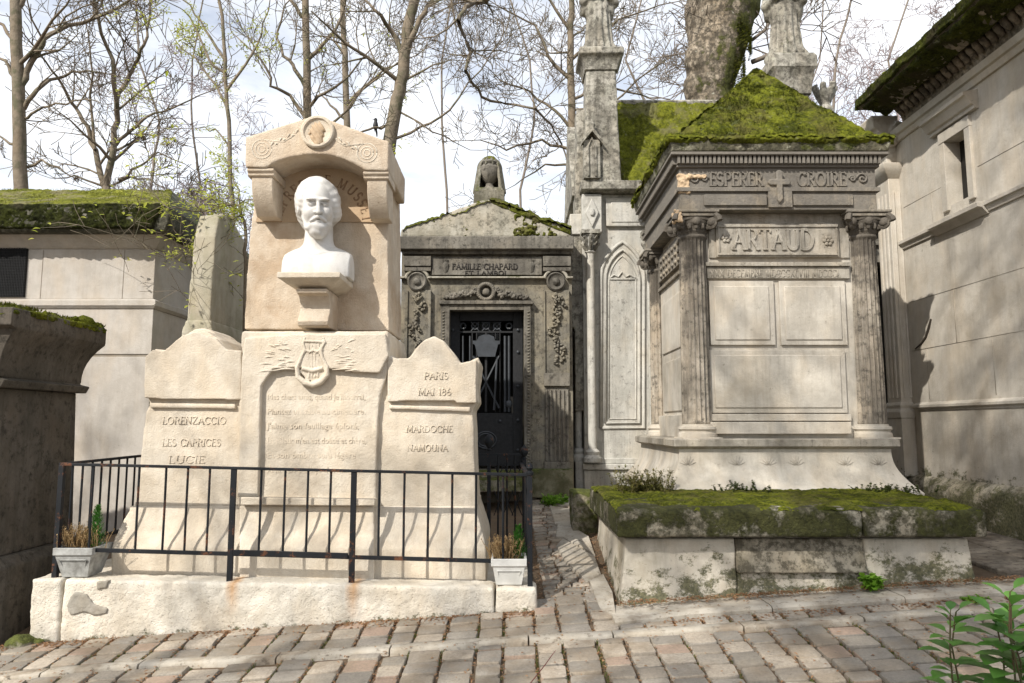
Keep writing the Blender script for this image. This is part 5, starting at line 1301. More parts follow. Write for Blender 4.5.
L+= [(zt3-.14,-6.5,X_+.14,5.7,yf),(zt3,-6.5,X_+.14,5.7,yf)]
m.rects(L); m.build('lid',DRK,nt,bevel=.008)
m=M(); moss_patch(m,(-6.5,5.7,zt3),(X_+.13,5.7,zt3),(X_+.13,yf,zt3),(-6.5,yf,zt3),70,70,.06,.028,2.6,41,edge=.015,clump=lambda u,v:.05*max(0,math.sin(u*3.1))); tufts(m,(-6.5,5.7,zt3),(X_+.13,5.7,zt3),(X_+.13,yf,zt3),(-6.5,yf,zt3),16000,.03,6,-.3,2.6,.025)
moss_patch(m,(X_+.143,5.7,zt3-.05),(X_+.143,yf,zt3-.05),(X_+.143,yf,zt3),(X_+.143,5.7,zt3),70,6,.04,.0,3,43,edge=.01)
m.build('moss',MOSS,nt,sharp=0,fix=False)
# small rubble stones at the left foot of the kerb
for i,(px,py,s,lab) in enumerate(((20,647,.09,'small mossy boulder left of the monument kerb, the larger of two'),(37,644,.05,'small grey stone touching the left corner of the monument kerb'))):
    q=G(px,py); m=M(); m.sph((q.x,q.y,q.z+s*.3),(s*1.2,s,s*.7),12,8); tag(m.build('stone',SLAB,None,rough=(.01,.03,.06,1)),lab,'stone')
# ================================================================== right mausoleum
rgt=thing('mausoleum',(6.0,7.8,.5),'large pale mausoleum with a small dark window and overhanging mossy cornice, at the right edge','mausoleum')
XW=4.9; yfar=PX(905,300,XW).y; ynear=5.2
zwt=PX(940,100,XW).z
wA=PX(946,141,XW); wB=PX(966,131,XW); wC=PX(946,208,XW)
wy1,wy0=wA.y,wB.y; wz1=(wA.z+wB.z)/2; wz0=wC.z
zt=PX(905,128,XW).z
DEP=3.5; bx=lambda m,y0,y1,z0,z1,d=0,t=0: m.box(XW-d,XW+(t or DEP),y0,y1,z0,z1)
zpl=(PX(1024,487,XW).z+PX(905,477,XW).z)/2
m=M(); bx(m,ynear,wy0,zpl,zt); bx(m,wy1,yfar,zpl,zt); bx(m,wy0,wy1,wz1,zt); bx(m,wy0,wy1,zpl,wz0); m.build('wall',RGT,rgt)
m=M(); m.box(XW+.15,XW+.17,wy0-.0,wy1+.0,wz0,wz1); wn=m.build('window',GLASS,rgt)
m=M(); t=.10; 
m.box(XW-.03,XW+.005,wy0-t,wy0-.002,wz0-.05,wz1+.0); m.box(XW-.03,XW+.005,wy1+.002,wy1+t,wz0-.05,wz1); m.box(XW-.035,XW+.005,wy0-t-.0,wy1+t,wz1+.002,wz1+.12)
m.build('window_surround',RGT,rgt,bevel=.004)
m=M(); zc=wz1+.22
prf=[(XW+.01,zc-.08),(XW-.05,zc-.08),(XW-.05,zc-.04),(XW-.08,zc-.03),(XW-.13,zc+.05),(XW-.16,zc+.06),(XW-.16,zc+.10),(XW+.01,zc+.13)]
m.prism([(x,z) for x,z in prf],wy0-.24,wy1+.24); m.build('window_hood',RGT,rgt,bevel=.003)
m=M(); sz=wz0-.16; zs=PX(905,250,XW).z; zs2=PX(1024,182,XW).z; zs=(zs+zs2)/2
pr_=lambda e,z,h:[(XW+.01,z-h),(XW-.02,z-h),(XW-e*.6,z-h*.5),(XW-e,z-h*.45),(XW-e,z-.01),(XW+.01,z+.012)]
m.prism(pr_(.06,zs+.05,.11),ynear,wy0-.29); m.prism(pr_(.06,zs+.05,.11),wy1+.29,yfar); m.prism(pr_(.12,zs+.05,.13),wy0-.287,wy1+.287); m.build('string_course',RGT,rgt,bevel=.003)
m=M(); zm=(PX(905,408,XW).z+PX(1024,400,XW).z)/2
m.prism([(XW+.01,zm-.06),(XW-.03,zm-.06),(XW-.03,zm-.035),(XW-.06,zm-.02),(XW-.06,zm+.01),(XW+.01,zm+.05)],ynear,yfar-.12); m.box(XW-.02,XW+.05,ynear,yfar-.12,zpl,zm-.06); m.build('band_moulding',RGT,rgt,bevel=.004)
m=M(); m.rects([(-.2,XW-.12,XW+DEP,ynear,yfar+.1),(zpl-.08,XW-.12,XW+DEP,ynear,yfar+.1),(zpl-.03,XW-.09,XW+DEP,ynear,yfar+.1),(zpl+.03,XW-.022,XW+DEP,ynear,yfar+.05)]); m.build('plinth',RPL,rgt,rough=(.025,.02,.15,2))
# cornice mouldings
m=M(); m.prism([(XW+.1,zt-.12),(XW-.03,zt-.12),(XW-.05,zt-.06),(XW-.08,zt-.05),(XW-.10,zt+.02),(XW+.1,zt+.02)],ynear,yfar+.1); m.build('wall_cornice',RGT,rgt,bevel=.003)
oe=PX(856,100,XW-.55); zo=oe.z; yE=oe.y 
m=M(); m.prism([(XW+.1,zt+.02),(XW-.06,zt+.02),(XW-.08,zt+.10),(XW-.14,zt+.20),(XW-.20,zt+.25),(XW-.24,zo-.24),(XW-.40,zo-.18),(XW-.50,zo-.15),(XW+.1,zo-.10)],ynear,yE-.15); m.build('cornice',RCOR,rgt,rough=(.022,.02,.1,1))
m=M()
k=0; y=ynear+.1
while y<yE-.2:
    m.tube([(XW-.10,y,zt+.10),(XW-.16,y,zt+.17),(XW-.20,y,zt+.24)],[.03,.045,.03],5); y+=.11
m.build('egg_moulding',RCOR,rgt,sharp=0)
m=M(); m.prism([(XW+.3,zo-.14),(XW-.50,zo-.14),(XW-.55,zo-.10),(XW-.55,zo),(XW-.50,zo+.02),(XW+1.6,zo+.75),(XW+3.5,zo+.75),(XW+3.5,zo-.14)],ynear,yE); m.build('roof_slab',RCOR,rgt,bevel=.01)
m=M(); A=(XW-.55,yE,zo+.0); B=(XW-.55,ynear,zo+.0); C_=(XW+1.6,ynear,zo+.74); D=(XW+1.6,yE,zo+.74)
moss_patch(m,A,B,C_,D,140,50,.035,.015,2.5,51,edge=.01); tufts(m,A,B,C_,D,9000,.03,9,-.3,2.5,.02)
m.build('roof_moss',MOSS,rgt,sharp=0,fix=False); m=M()
moss_patch(m,(XW-.555,yE,zo-.12),(XW-.555,ynear,zo-.12),B,A,160,10,.028,.006,2.5,53,edge=.01,clump=lambda u,v:.02*v)
moss_patch(m,(XW-.22,yE-.1,zo-.24),(XW-.22,ynear,zo-.24),(XW-.54,ynear,zo-.16),(XW-.54,yE-.1,zo-.16),160,14,.035,.0,3,57,edge=.01)
moss_patch(m,(XW-.55,yE+.01,zo-.12),(XW+1,yE+.01,zo-.12),(XW+1,yE+.01,zo+.4),(XW-.55,yE+.01,zo),40,10,.03,.0,3,57,edge=.01)
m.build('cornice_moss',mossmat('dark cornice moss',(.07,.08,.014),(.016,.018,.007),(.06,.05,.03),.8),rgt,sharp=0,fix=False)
# end pilaster
pa=P(894,300,yfar+.0).x
zc1_=P(890,178,yfar).z; zcb=P(890,410,yfar).z
m=M(); m.box(pa,XW+.02,yfar-.03,yfar+.3,zpl,zc1_); 
m.build('corner_pilaster',RGT,rgt,bevel=.008)
m=M()
for k in range(3): x=pa+.05+k*.075; m.tube([(x,yfar-.03,zcb+.15),(x,yfar-.03,zc1_-.2)],.018,6)
for k in range(3): y=yfar+.05+k*.09; m.tube([(pa,y,zcb+.15),(pa,y,zc1_-.2)],.018,6)
m.build('flute_moulding',RGT,rgt)
m=M(); m.rects([(zcb-.1,pa-.04,XW+.02,yfar-.08,yfar+.35),(zcb-.02,pa-.05,XW+.02,yfar-.09,yfar+.36),(zcb+.02,pa-.02,XW+.02,yfar-.05,yfar+.33),(zcb+.06,pa-.03,XW+.02,yfar-.06,yfar+.34),(zcb+.1,pa,XW+.02,yfar-.03,yfar+.3)]); m.rects([(zpl,pa-.03,XW+.02,yfar-.07,yfar+.34),(zcb-.1,pa-.03,XW+.02,yfar-.07,yfar+.34)])
m.build('pilaster_base',RGT,rgt,bevel=.006)
z=zc1_; m=M(); m.rects([(z-.02,pa-.0,XW+.02,yfar-.03,yfar+.3),(z+.06,pa-.07,XW+.02,yfar-.10,yfar+.37),(z+.12,pa-.10,XW+.02,yfar-.13,yfar+.4),(z+.16,pa-.10,XW+.02,yfar-.13,yfar+.4)]); m.build('pilaster_capital',RGT,rgt,bevel=.006)
# carved bracket between capital and roof
m=M(); z=P(893,148,yfar).z
for k in range(14): R=random.Random(k); m.sph((pa+.04+R.uniform(0,.18),yfar-.05,z+.02+R.uniform(0,.22)),(.05,.05,.04),6,4)
m.tube([(pa+.0,yfar-.08,z),(pa+.10,yfar-.1,z+.12),(pa+.2,yfar-.1,z+.26),(pa+.1,yfar-.1,z+.3)],[.04,.05,.05,.03],6)
m.box(pa+.01,XW+.02,yfar+.0,yfar+.3,zc1_+.15,zt+.0); m.prism([(XW+.02,zt-.10),(pa-.02,zt-.10),(pa-.04,zt-.04),(pa-.09,zt-.02),(pa-.12,zt+.06),(pa-.16,zt+.08),(pa-.18,zo-.16),(XW+.02,zo-.16)],yfar-.06,yfar+.38); m.build('carved_bracket',RGT,rgt,rough=(.014,.02,.05,1))
# cracked root-like scar on wall
m=M(); pts=[PX(x,y,XW-.005) for x,y in ((931,319),(929,328),(926,337),(921,344),(915,349))]; m.tube(pts,[.012,.018,.016,.014,.006],5)
tag(m.build('climbing_root',plain('dry dark root',(.05,.04,.03)),None),'short dark piece of dead root clinging to the right mausoleum wall','root')
# thin masonry joints
m=M()
for zz_,y_a,y_b in ((2.55,ynear,yfar-.1),(3.15,ynear,yfar-.1),(4.35,ynear,wy0-.15),(4.35,wy1+.15,yfar-.1)): m.box(XW-.0025,XW+.002,y_a,y_b,zz_-.003,zz_+.003)
for yy_,za_,zb_ in ((6.9,2.55,3.15),(8.1,2.55,3.15),(7.5,1.95,2.55),(8.7,1.95,2.55),(6.4,1.95,2.55),(8.4,3.75,4.35),(6.2,3.75,4.35)): m.box(XW-.0025,XW+.002,yy_-.004,yy_+.004,za_,zb_)
m.build('wall_joints',stone('grey joint mortar',(.38,.35,.30),(.32,.29,.245)),rgt,sharp=0)
# flagstones in the passage beside it
m=M(); R=random.Random(77)
for ya,yb in ((5.3,5.95),(5.97,6.7),(6.72,7.5),(7.52,8.3)):
    for xa_,xb2 in ((3.9,4.32),(4.34,4.77)) if ya>5.9 else ((3.86,4.4),(4.42,4.98),(5.0,5.6)):
        o_=R.uniform(-.01,.01); m.loft([[(x,y,ground(x,y)+h) for x,y in ((xa_+e,ya+e+o_),(xb2-e,ya+e+o_),(xb2-e,yb-e+o_),(xa_+e,yb-e+o_))] for h,e in ((-.05,0),(.02,0),(.03,.012))])
tag(m.build('passage_paving',stone('worn dark flagstone',(.27,.235,.19),(.20,.175,.14),(.10,.08,.06),(.45,.62),3,grime=(.56,.7),bump=.8),sharp=50),kind='structure')
# ================================================================== dark chapel between the two
bk=thing('rear_chapel',(4.7,12.6,.8),'dark doorway chapel seen through the narrow gap left of the right mausoleum','chapel')
YR2=12.0; xa=P(850,300,YR2).x; xb_=P(960,300,YR2).x; dx0=P(872,300,YR2).x; dx1=P(905,300,YR2).x; dzt=P(880,262,YR2).z; dzb=P(880,470,YR2).z
m=M(); m.box(xa,dx0,YR2,YR2+2,.5,P(880,180,YR2).z); m.box(dx1,xb_,YR2,YR2+2,.5,P(880,180,YR2).z); m.box(dx0,dx1,YR2,YR2+2,dzt,P(880,180,YR2).z); m.box(dx0,dx1,YR2,YR2+2,.5,dzb); m.build('wall',CHA,bk)
m=M(); 
for p0,p1_,e in ((180,188,.2),(196,201,.1),(215,219,.06),(226,232,.12),(243,246,.06)): m.box(xa-e,xb_,YR2-e,YR2+.1,P(880,p1_,YR2).z,P(880,p0,YR2).z)
m.build('cornice',CHA,bk,bevel=.01)
m=M(); m.box(dx0,dx1,YR2+.5,YR2+.55,.5,dzt); m.build('doorway',VOID,bk)
# ================================================================== trees
def path3(pts,Y,dy=0): return [P(a,b,Y+dy*i) for i,(a,b) in enumerate(pts)]
def tree(Y,trunk,r0,limbs,label,group,seed,mat=BARK,twig=BARK,minr=.006,dens=.85,leaves=0,limbleaf=0,auto=0,autoL=3.,spread=.55,up=.12,name='bare_tree'):
    R=random.Random(seed); T3=path3(trunk,Y); b=T3[0]; gzz=ground(b.x,Y)-.1
    base=Vector((b.x+(b.x-T3[1].x)*.1,Y,gzz)); pts=[base]+T3
    t=thing(name,(base.x,Y,gzz+.1),label,'tree',group)
    # smooth trunk
    n=len(pts); rad=[r0*1.25]+[r0*(1-.55*i/(n-1)) for i in range(n-1)]
    P2=[];R2=[]
    for i in range(n-1):
        for k in range(4):
            s=k/4; P2.append(pts[i].lerp(pts[i+1],s)+Vector((R.gauss(0,.012),R.gauss(0,.012),0))); R2.append(rad[i]*(1-s)+rad[i+1]*s)
    P2.append(pts[-1]); R2.append(rad[-1])
    m=M(); m.tube(P2,R2,10); m.build('trunk',mat,t,sharp=0)
    m=M(); tips=[]
    for (lp,lr) in limbs:
        L3=[]; yy=Y
        for i,(a,c) in enumerate(lp): L3.append(P(a,c,Y+R.uniform(-.15,.15)*i))
        q=[];
        for i in range(len(L3)-1):
            for k in range(3): q.append(L3[i].lerp(L3[i+1],k/3)+(Vector((R.gauss(0,.02),R.gauss(0,.02),R.gauss(0,.02))) if i+k else Vector()))
        q.append(L3[-1]); rr=[max(minr,lr*(1-.7*i/(len(q)-1))) for i in range(len(q))]
        m.tube(q,rr,6,False)
        tot=sum((q[i+1]-q[i]).length for i in range(len(q)-1)); nn=int(tot*1.7*dens)
        for k in range(nn):
            i=R.randrange(1,len(q)-1) if len(q)>2 else 0; p=q[i].lerp(q[i+1],R.random()); d=(q[i+1]-q[i]).normalized(); o=d.orthogonal().normalized(); o.rotate(Matrix.Rotation(R.uniform(0,6.28),3,d))
            grow(m,p,(d*(1-spread)+o*spread+Vector((0,0,up))),R.uniform(.5,1.15)*min(1.6,tot*.45),max(minr,rr[i]*.5),1,R,spread,up,(5,5,4),.16,None,minr,tips,.6,(5,4,3,3))
        grow(m,q[-1],q[-1]-q[-2],R.uniform(.8,1.4),rr[-1],1,R,spread,up,(5,5,4),.16,None,minr,tips,.6,(5,4,3,3))
    top0=T3[0].z; top1=T3[-1].z
    for k in range(auto):
        tt=R.uniform(.12,1) if auto>3 else R.uniform(.3,1); i=min(len(P2)-2,int(tt*(len(P2)-1)))
        a=R.uniform(0,6.28); grow(m,P2[i],(math.cos(a),math.sin(a)*.8,R.uniform(.35,1.1)),autoL*R.uniform(.6,1.1)*(1.15-.5*tt),R2[i]*.42,0,R,spread,up,(6,5,5),.15,None,minr,tips,.52,(5,4,3,3))
    m.build('branches',twig,t,sharp=0,fix=False)
    if leaves:
        m=M(); R.shuffle(tips)
        for p,d in tips[:leaves]:
            for k in range(4):
                leaf(m,p+Vector((R.gauss(0,.05),R.gauss(0,.05),R.gauss(0,.05))),(R.gauss(0,1),R.gauss(0,1),R.uniform(-.3,.8)),R.uniform(.04,.08),R.uniform(.02,.035),.2,R)
        if limbleaf:
            for (lp,lr) in limbs:
                for k in range(limbleaf):
                    i=R.randrange(0,len(lp)-1); s=R.random(); a,c=lp[i]; a2,c2=lp[i+1]; px=a+(a2-a)*s+R.gauss(0,2); py=c+(c2-c)*s+R.gauss(0,2)+R.choice((0,0,3,7))
                    q=P(px,py,Y+R.gauss(0,.1))
                    for z_ in range(7): leaf(m,q+Vector((R.gauss(0,.03),R.gauss(0,.03),R.gauss(0,.03))),(R.gauss(0,1),R.gauss(0,1),R.uniform(-.3,1)),R.uniform(.03,.06),R.uniform(.012,.02),.2,R)
        m.build('young_leaves',LEAFY,t,sharp=0,fix=False)
    return t
GT='bare trees behind the tombs'
tree(15,[(22,330),(20,187),(18,88),(15,0),(13,-110),(18,-220)],.15,[([(18,92),(28,72),(42,44),(55,30),(95,19),(128,2),(150,-25)],.07),([(19,112),(32,95),(50,80),(72,72),(95,72)],.055),([(18,120),(28,118),(42,106),(66,103),(92,100)],.04),([(17,80),(5,62),(-12,52)],.05),([(16,45),(4,25),(-15,12)],.05),([(19,150),(5,140),(-12,128)],.04),([(15,10),(28,-10),(50,-40),(60,-80)],.06),([(19,170),(40,160),(60,168),(75,178)],.035)],
     'straight grey tree trunk with rising side limbs, leftmost of the bare trees',GT,1,auto=3,autoL=3)
tree(17,[(107,330),(107,190),(103,182)],.12,[([(104,184),(95,150),(88,125),(76,108),(62,85),(46,62)],.075),([(106,186),(113,150),(117,120),(117,98),(112,60),(98,20),(92,-20)],.085),([(117,98),(126,82),(136,62),(145,45),(150,20),(152,-30)],.06),([(116,145),(132,130),(148,117),(170,110),(200,95)],.045),([(118,180),(140,165),(158,152),(185,164)],.035),([(95,150),(92,110),(90,60),(85,20)],.04),([(105,188),(130,178),(150,180),(172,192)],.03),([(108,188),(75,176),(50,178)],.03)],
     'slender bare tree forking low into a wide V above the left chapel roof',GT,2,minr=.009,auto=0)
tree(15,[(309,330),(308,150),(307,80),(306,0),(306,-120),(300,-220)],.10,[([(307,95),(296,70),(283,55),(276,30),(285,5)],.05),([(307,60),(325,45),(340,20),(350,-10)],.05),([(307,120),(290,95),(272,85),(262,60),(240,40)],.045),([(306,20),(290,0),(270,-20)],.05),([(307,110),(325,92),(350,75),(370,50)],.04)],
     'straight brown trunk rising just behind the left of the arched canopy top',GT,3,auto=3,autoL=2.6,leaves=140)
tree(18,[(352,330),(347,130),(345,53),(342,0),(338,-100)],.095,[([(346,105),(362,88),(385,70),(410,58)],.05),([(345,60),(335,40),(330,10)],.04),([(347,120),(330,105),(318,90)],.04)],
     'thin greenish trunk rising behind the right shoulder of the arched canopy top',GT,4,auto=2,autoL=3)
tree(14,[(384,330),(388,150),(397,100),(404,65),(409,21),(416,-5),(425,-70),(428,-150)],.145,[([(395,122),(385,126),(374,129),(358,134),(345,140)],.035),([(406,50),(420,20),(430,0),(440,-30)],.07),([(404,60),(392,30),(375,8),(355,-8)],.06),([(418,-20),(440,-26),(468,-8),(490,0),(478,2),(466,5),(459,22),(464,36),(470,52),(466,70),(474,86),(484,98),(507,105),(536,109),(550,124),(562,145),(568,165)],.055),([(392,140),(420,128),(450,112),(480,70),(500,40)],.03),([(396,110),(430,130),(470,150)],.022),([(400,85),(425,70),(450,60)],.03)],
     'thick leaning trunk with a twisting dark limb, just right of the arched canopy top',GT,5,auto=2,autoL=3,dens=.8)
tree(15,[(574,330),(573,180),(571,100),(570,50),(572,0),(574,-90)],.10,[([(572,130),(555,110),(530,92),(500,80)],.04),([(571,80),(550,55),(535,25),(505,10)],.045),([(571,60),(590,40),(620,20),(660,5)],.04),([(572,150),(540,140),(505,150),(480,140)],.035),([(571,100),(600,85),(640,95),(670,100)],.035),([(572,110),(610,105),(650,70),(675,55)],.03),([(570,30),(550,0),(530,-20)],.04),([(573,165),(545,165),(515,185)],.03)],
     'tall dark bare trunk close behind the left pinnacle of the gothic chapel',GT,6,auto=3,autoL=3.2)
# budding tree far left top
tree(13,[(235,330),(232,200),(228,120),(225,60),(220,0),(215,-80)],.045,[([(228,110),(215,85),(195,60),(175,40)],.03),([(227,90),(245,65),(262,35),(270,0)],.03),([(225,60),(205,30),(190,5),(170,-10)],.03),([(226,75),(210,60),(190,15),(180,8)],.03),([(230,150),(215,130),(198,128)],.02)],
     'slim young tree with pale yellow-green buds, left of the arched canopy top','budding young trees',8,minr=.006,auto=0,leaves=420,limbleaf=22,dens=.4,name='budding_tree')
# arching budding bush over the left chapel roof
tree(8.45,[(247,260),(243,225),(240,205)],.022,[([(240,205),(220,207),(195,211),(170,209),(160,204)],.012),([(241,212),(225,205),(205,198),(185,200)],.010),([(242,215),(222,222),(205,232),(188,244),(165,256)],.008),([(240,205),(235,180),(225,160),(210,150)],.010),([(241,214),(232,225),(222,240),(205,250),(180,262)],.006),([(239,206),(225,204),(212,215),(208,235)],.009),([(240,204),(262,200),(280,192)],.008)],
     'arching thin shrub with bright yellow-green spring leaves between the left chapel roof and the monument','budding young trees',12,minr=.0028,auto=0,leaves=160,limbleaf=26,dens=.7,name='budding_shrub')
# distant trees
FT='distant bare trees'
R=random.Random(44)
far=[(150,24,.10,110,'far bare tree over the left chapel roof, left of the budding shrub'),(205,26,.09,120,'far purplish bare tree behind the budding shrub'),(62,26,.09,100,'far bare tree between the two leftmost trunks'),(245,30,.10,110,'far bare tree just left of the arched canopy'),
     (445,26,.10,90,'far bare tree over the left slope of the chapel pediment'),(525,28,.11,80,'far bare tree over the right slope of the chapel pediment'),(640,24,.10,60,'far bare tree left of the big mossy trunk'),(668,30,.1,40,'farthest bare tree close to the left of the big mossy trunk'),
     (836,22,.11,60,'far bare tree right of the pyramid top'),(872,25,.10,50,'far bare tree by the tip of the mossy cornice'),(905,27,.11,20,'far bare tree above the mossy cornice'),(812,32,.10,80,'far bare tree between the right statue and the cornice'),(765,28,.1,60,'far bare tree behind the right statue')]
for i,(px,Y,r,pyt,lab) in enumerate(far):
    if i in (2,3,7,9,12): continue
    tree(Y,[(px+R.uniform(-4,4),330),(px+R.uniform(-5,5),190),(px+R.uniform(-14,14),120),(px+R.uniform(-18,18),60),(px+R.uniform(-26,26),-20)],r*.5,[],lab,FT,100+i,mat=BARKF,twig=BARKP if i in (0,1,3,8,10,11) else BARKF,minr=.009,auto=6,autoL=3.4,spread=.6,up=.10)
# low brush behind the left gap and the right gap
for i,(px,Y,lab) in enumerate(((190,18,'low purplish brush behind the budding shrub'),(222,17,'low purplish brush close to the left side of the arched canopy'),(850,16,'tangled brush behind the right slope of the pyramid'),(80,19,'low brush over the middle of the left chapel roof'),(150,18,'low brush right of the forked tree'))):
    tree(Y,[(px,330),(px,260),(px,225)],.06,[],lab,'brush thickets',300+i,mat=BARKF,twig=BARKP,minr=.006,auto=20,autoL=1.9,spread=.7,up=.12,name='brush')
# big trunk
big=thing('old_plane_tree',(P(706,105,12.4).x,12.4,.9),'huge old trunk with flaking pale bark and moss, rising behind the pyramid roof','tree')
YB_=12.4
spine=[(700,330,30),(704,180,30),(706,112,26),(710,95,22.5),(712,80,26),(714,66,29),(718,50,30),(720,30,33),(721,12,36),(722,0,37)]
rings=[]
def bigring(c,rx,ry,n=40,sd=0):
    return [(c.x+rx*math.cos(2*math.pi*j/n)*(1+.12*noise.noise(Vector((math.cos(2*math.pi*j/n)*1.4,math.sin(2*math.pi*j/n)*1.4,c.z*.8)))),c.y+ry*math.sin(2*math.pi*j/n),c.z+.0) for j in range(n)]
m=M(); prev=None; pts=[]
for i in range(len(spine)-1):
    for k in range(6):
        s=k/6; a=spine[i]; b=spine[i+1]; pts.append([a[q]*(1-s)+b[q]*s for q in range(3)])
pts.append(spine[-1])
for a in pts:
    c=P(a[0],a[1],YB_); r=a[2]*YB_/740; rings.append(bigring(c,r,r*.9))
m.loft(rings)
# burls
for px,py,r in ((697,60,13),(694,88,11),(703,40,12)): c=P(px,py,YB_-.14); m.sph(c,(r*.0167,r*.020,r*.026),16,10)
# fork
for s,(x1_,y1_),r in ((-1,(700,-60),21),(1,(746,-70),24)):
    c0=P(722+s*14,14,YB_); c1=P(722+s*17,-14,YB_); c2=P(x1_,y1_,YB_); c3=P(x1_+s*30,y1_-120,YB_)
    m.tube([c0,c1,c2,c3],[r*.0167,r*.0167,r*.0145,r*.010],20)
m.build('trunk',PLAT,big,rough=(.035,.05,.16,1))
m=M(); R=random.Random(70); tips=[]
for (lp,lr) in (([(700,-60),(680,-90),(640,-120)],.2),([(752,62),(770,55),(790,38),(797,22),(800,0),(806,-30)],.045),([(752,40),(765,30),(775,10),(778,-10)],.03),([(746,-70),(790,-110),(850,-140),(900,-120)],.2)):
    q=[P(a,b,YB_-.1) for a,b in lp]; rr=[lr*(1-.5*i/len(q)) for i in range(len(q))]; m.tube(q,rr,8)
    for k in range(7): i=R.randrange(1,len(q)); grow(m,q[i],(R.gauss(0,1),R.gauss(0,.6),R.uniform(-.2,.6)),R.uniform(.8,2.),rr[i]*.35,1,R,.55,.1,(5,5,4),.16,None,.009,tips,.6,(5,4,3,3))
m.build('branches',BARKF,big,sharp=0,fix=False)
m=M(); 
for i in range(5000):
    px=R.uniform(728,760); t=R.random(); py=95-t*110; c=P(720,py,YB_); rr=(31 if py<60 else 25)*.0167; ang=R.uniform(-1.25,.1)
    if noise.noise(Vector((ang*2,py*.03,1)))<-.15: continue
    q=Vector((c.x+rr*1.02*math.cos(ang),YB_+rr*.93*math.sin(ang),c.z)); n_=Vector((math.cos(ang),math.sin(ang),0)); tt=(n_+Vector((R.gauss(0,.5),R.gauss(0,.5),R.gauss(0,.5)))).normalized(); s_=tt.orthogonal().normalized()*.012
    m.add([q-s_-n_*.02,q+s_-n_*.02,q+tt*R.uniform(.02,.05)],[(0,1,2)])
m.build('trunk_moss',MOSS,big,sharp=0,fix=False)
# trees behind the photographer whose branches dapple the stones with shade
for i,(x,y,h,lab) in enumerate(((-9.5,-6.5,12,'bare tree behind the photographer, farther left'),(-5.0,-9.5,14,'bare tree behind the photographer, taller'),(-13.5,-1.5,12,'bare tree beside the lane, far left outside the picture'),(-3.0,-5.2,10.5,'bare tree just behind the photographer'),(-1.2,-3.6,15.5,'tallest bare tree, closest behind the photographer'))):
    R=random.Random(500+i); t=thing('bare_tree',(x,y,ground(x,y)),lab,'tree','trees across the lane'); m=M(); z0=ground(x,y)-.1
    pts=[Vector((x+R.gauss(0,.08)*k,y+R.gauss(0,.08)*k,z0+h*.8*k/6)) for k in range(7)]; m.tube(pts,[.2*(1-.1*k) for k in range(7)],10); m.build('trunk',BARK,t,sharp=0)
    m=M()
    for k in range(20):
        j=R.randrange(2 if i<4 else 4,7); a=R.uniform(0,6.28); grow(m,pts[j],(math.cos(a),math.sin(a),R.uniform(.4,1.1)),R.uniform(3,4.5),.085,0,R,.55,.1,(6,5,4),.15,None,.010,None,.55,(5,4,3,3))
    m.build('branches',BARK,t,sharp=0,fix=False)
# ------------------------------------------------------------------ bird
q=P(375.5,130,14); m=M()
body=[(0,.005),(.03,.03),(.07,.05),(.12,.052),(.17,.04),(.20,.03),(.225,.035),(.25,.028),(.268,.008)]
m.tube([(q.x+.0,14-.02*0,q.z-.02+h) for h,r in body],[r for h,r in body],10)
m.tube([(q.x,14,q.z+.04),(q.x+.02,14.03,q.z-.05),(q.x+.025,14.04,q.z-.12)],[.03,.02,.012],6)
m.tube([(q.x-.02,13.98,q.z+.215),(q.x-.07,13.97,q.z+.205)],[.011,.002],5)
for s in (-1,1): m.tube([(q.x+s*.02,14,q.z),(q.x+s*.02,13.98,q.z-.045)],.005,4)
tag(m.build('bird',plain('black feathers',(.012,.012,.014)),None,sharp=0),'small black bird perched on a twig above the right shoulder of the canopy','bird')
# ------------------------------------------------------------------ foreground plants
def fplant(px,py,Y,n_,label,seed,spread_,lsize,extra):
    R=random.Random(seed); tp=P(px,py,Y); g_=ground(tp.x,Y); r=thing('leafy_shoot',(tp.x+.03,Y,g_),label,'plant'); ms=M(); ml=M()
    for s in range(n_):
        x0=tp.x+.05+R.uniform(-.04,.04); t=Vector((tp.x+R.uniform(-spread_,spread_)*(s>0),Y+R.uniform(-.12,.12)*(s>0),tp.z-R.uniform(0,extra)*(s>0)))
        b=Vector((x0,Y,g_)); pts=[b.lerp(t,k/6)+Vector((.03*math.sin(k*.9+s),0,0))*(k not in (0,6)) for k in range(7)]
        ms.tube(pts,[.006-.0005*k for k in range(7)],6)
        N_=int(7+ (t.z-g_)*15)
        for k in range(N_):
            u=1-(k/N_)*.62; i=min(5,int(u*6)); q=pts[i].lerp(pts[i+1],u*6-i); a=k*2.4+s
            d=Vector((math.cos(a),math.sin(a)*.9,.35+.5*(k<3))).normalized(); L=lsize*R.uniform(.75,1.15)*(.7 if k<2 else 1)
            st_=q+d*.02; ms.tube([q,st_],.002,4); leaf(ml,st_,d,L,L*.60,.10,R,.3)
    ms.build('stem',plain('brown green stem',(.12,.07,.04),(.10,.12,.04)),r); ml.build('leaves',LEAFG,r,sharp=0,fix=False)
fplant(956,612,3.1,2,'broad-leaved green shoot in the lower right foreground, the smaller and left one',1,.06,.115,.12)
fplant(1010,592,2.9,4,'bushy broad-leaved green plant cut off by the lower right corner',2,.17,.14,.22)
m=M(); 
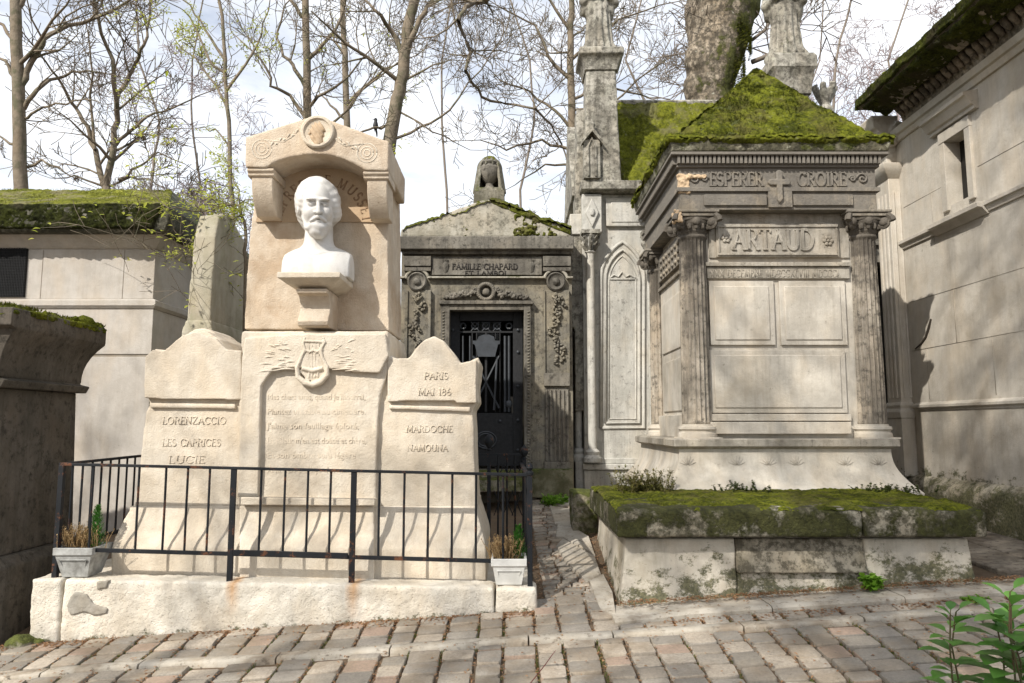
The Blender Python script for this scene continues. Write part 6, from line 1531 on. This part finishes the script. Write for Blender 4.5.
pts=[P(525,690,3.6),P(545,665,3.6),P(552,655,3.6),P(556,650,3.62)]
g_=ground(pts[0].x,3.6); 
m.tube([(pts[0].x-.01,3.6,g_)]+pts,[.003,.003,.0025,.002,.001],4); tag(m.build('twig',plain('red brown twig',(.2,.06,.05)),None),'thin reddish twig sprouting from the cobbles at the bottom centre','twig')
# ================================================================== light and camera
SD=Vector((.62,.785,0)).normalized(); EL=math.radians(39)
d=Vector((SD.x*math.cos(EL),SD.y*math.cos(EL),-math.sin(EL)))
L=bpy.data.lights.new('sun','SUN'); L.energy=3.8; L.angle=math.radians(.6); L.color=(1,.94,.85)
lo=bpy.data.objects.new('sun',L); COL.objects.link(lo); lo.rotation_euler=d.to_track_quat('-Z','Y').to_euler(); lo.location=(-8,-10,12)
W=bpy.data.worlds.new('World'); sc.world=W; W.use_nodes=True; n=N(W); bg=n.n['Background']
sky=n.new('ShaderNodeTexSky',sky_type='NISHITA'); sky.sun_disc=False; sky.sun_elevation=EL; sky.sun_rotation=math.atan2(-SD.x,-SD.y); sky.air_density=1.; sky.dust_density=2.; sky.ozone_density=1.
tc=n.new('ShaderNodeTexCoord'); v=n.scale(tc.outputs['Generated'],1,1,2.2)
c1=n.noise(v,3.2,10,.62,.4); c2=n.noise(v,9,6,.6,.2)
cl=n.ramp(n.math('ADD',c1,n.math('MULTIPLY',c2,.22)),.42,.72)
col=n.mix(n.math('ADD',n.math('MULTIPLY',cl,.55),.34), sky.outputs[0], (7.8,7.9,8.1))
n.put(bg.inputs[0],col); bg.inputs[1].default_value=.12
cam=bpy.data.cameras.new('camera'); cam.sensor_width=36; cam.lens=F/1024*36; cam.clip_end=900; cam.clip_start=.05
co=bpy.data.objects.new('camera',cam); COL.objects.link(co); co.location=(0,0,CZ); co.rotation_euler=(math.radians(90)+TH,0,0); sc.camera=co
sc.view_settings.view_transform='Standard'; sc.view_settings.look='None'; sc.view_settings.exposure=0.58; sc.view_settings.gamma=1
for mm in bpy.data.materials: pass
sc.cycles.max_bounces=6; sc.cycles.diffuse_bounces=3
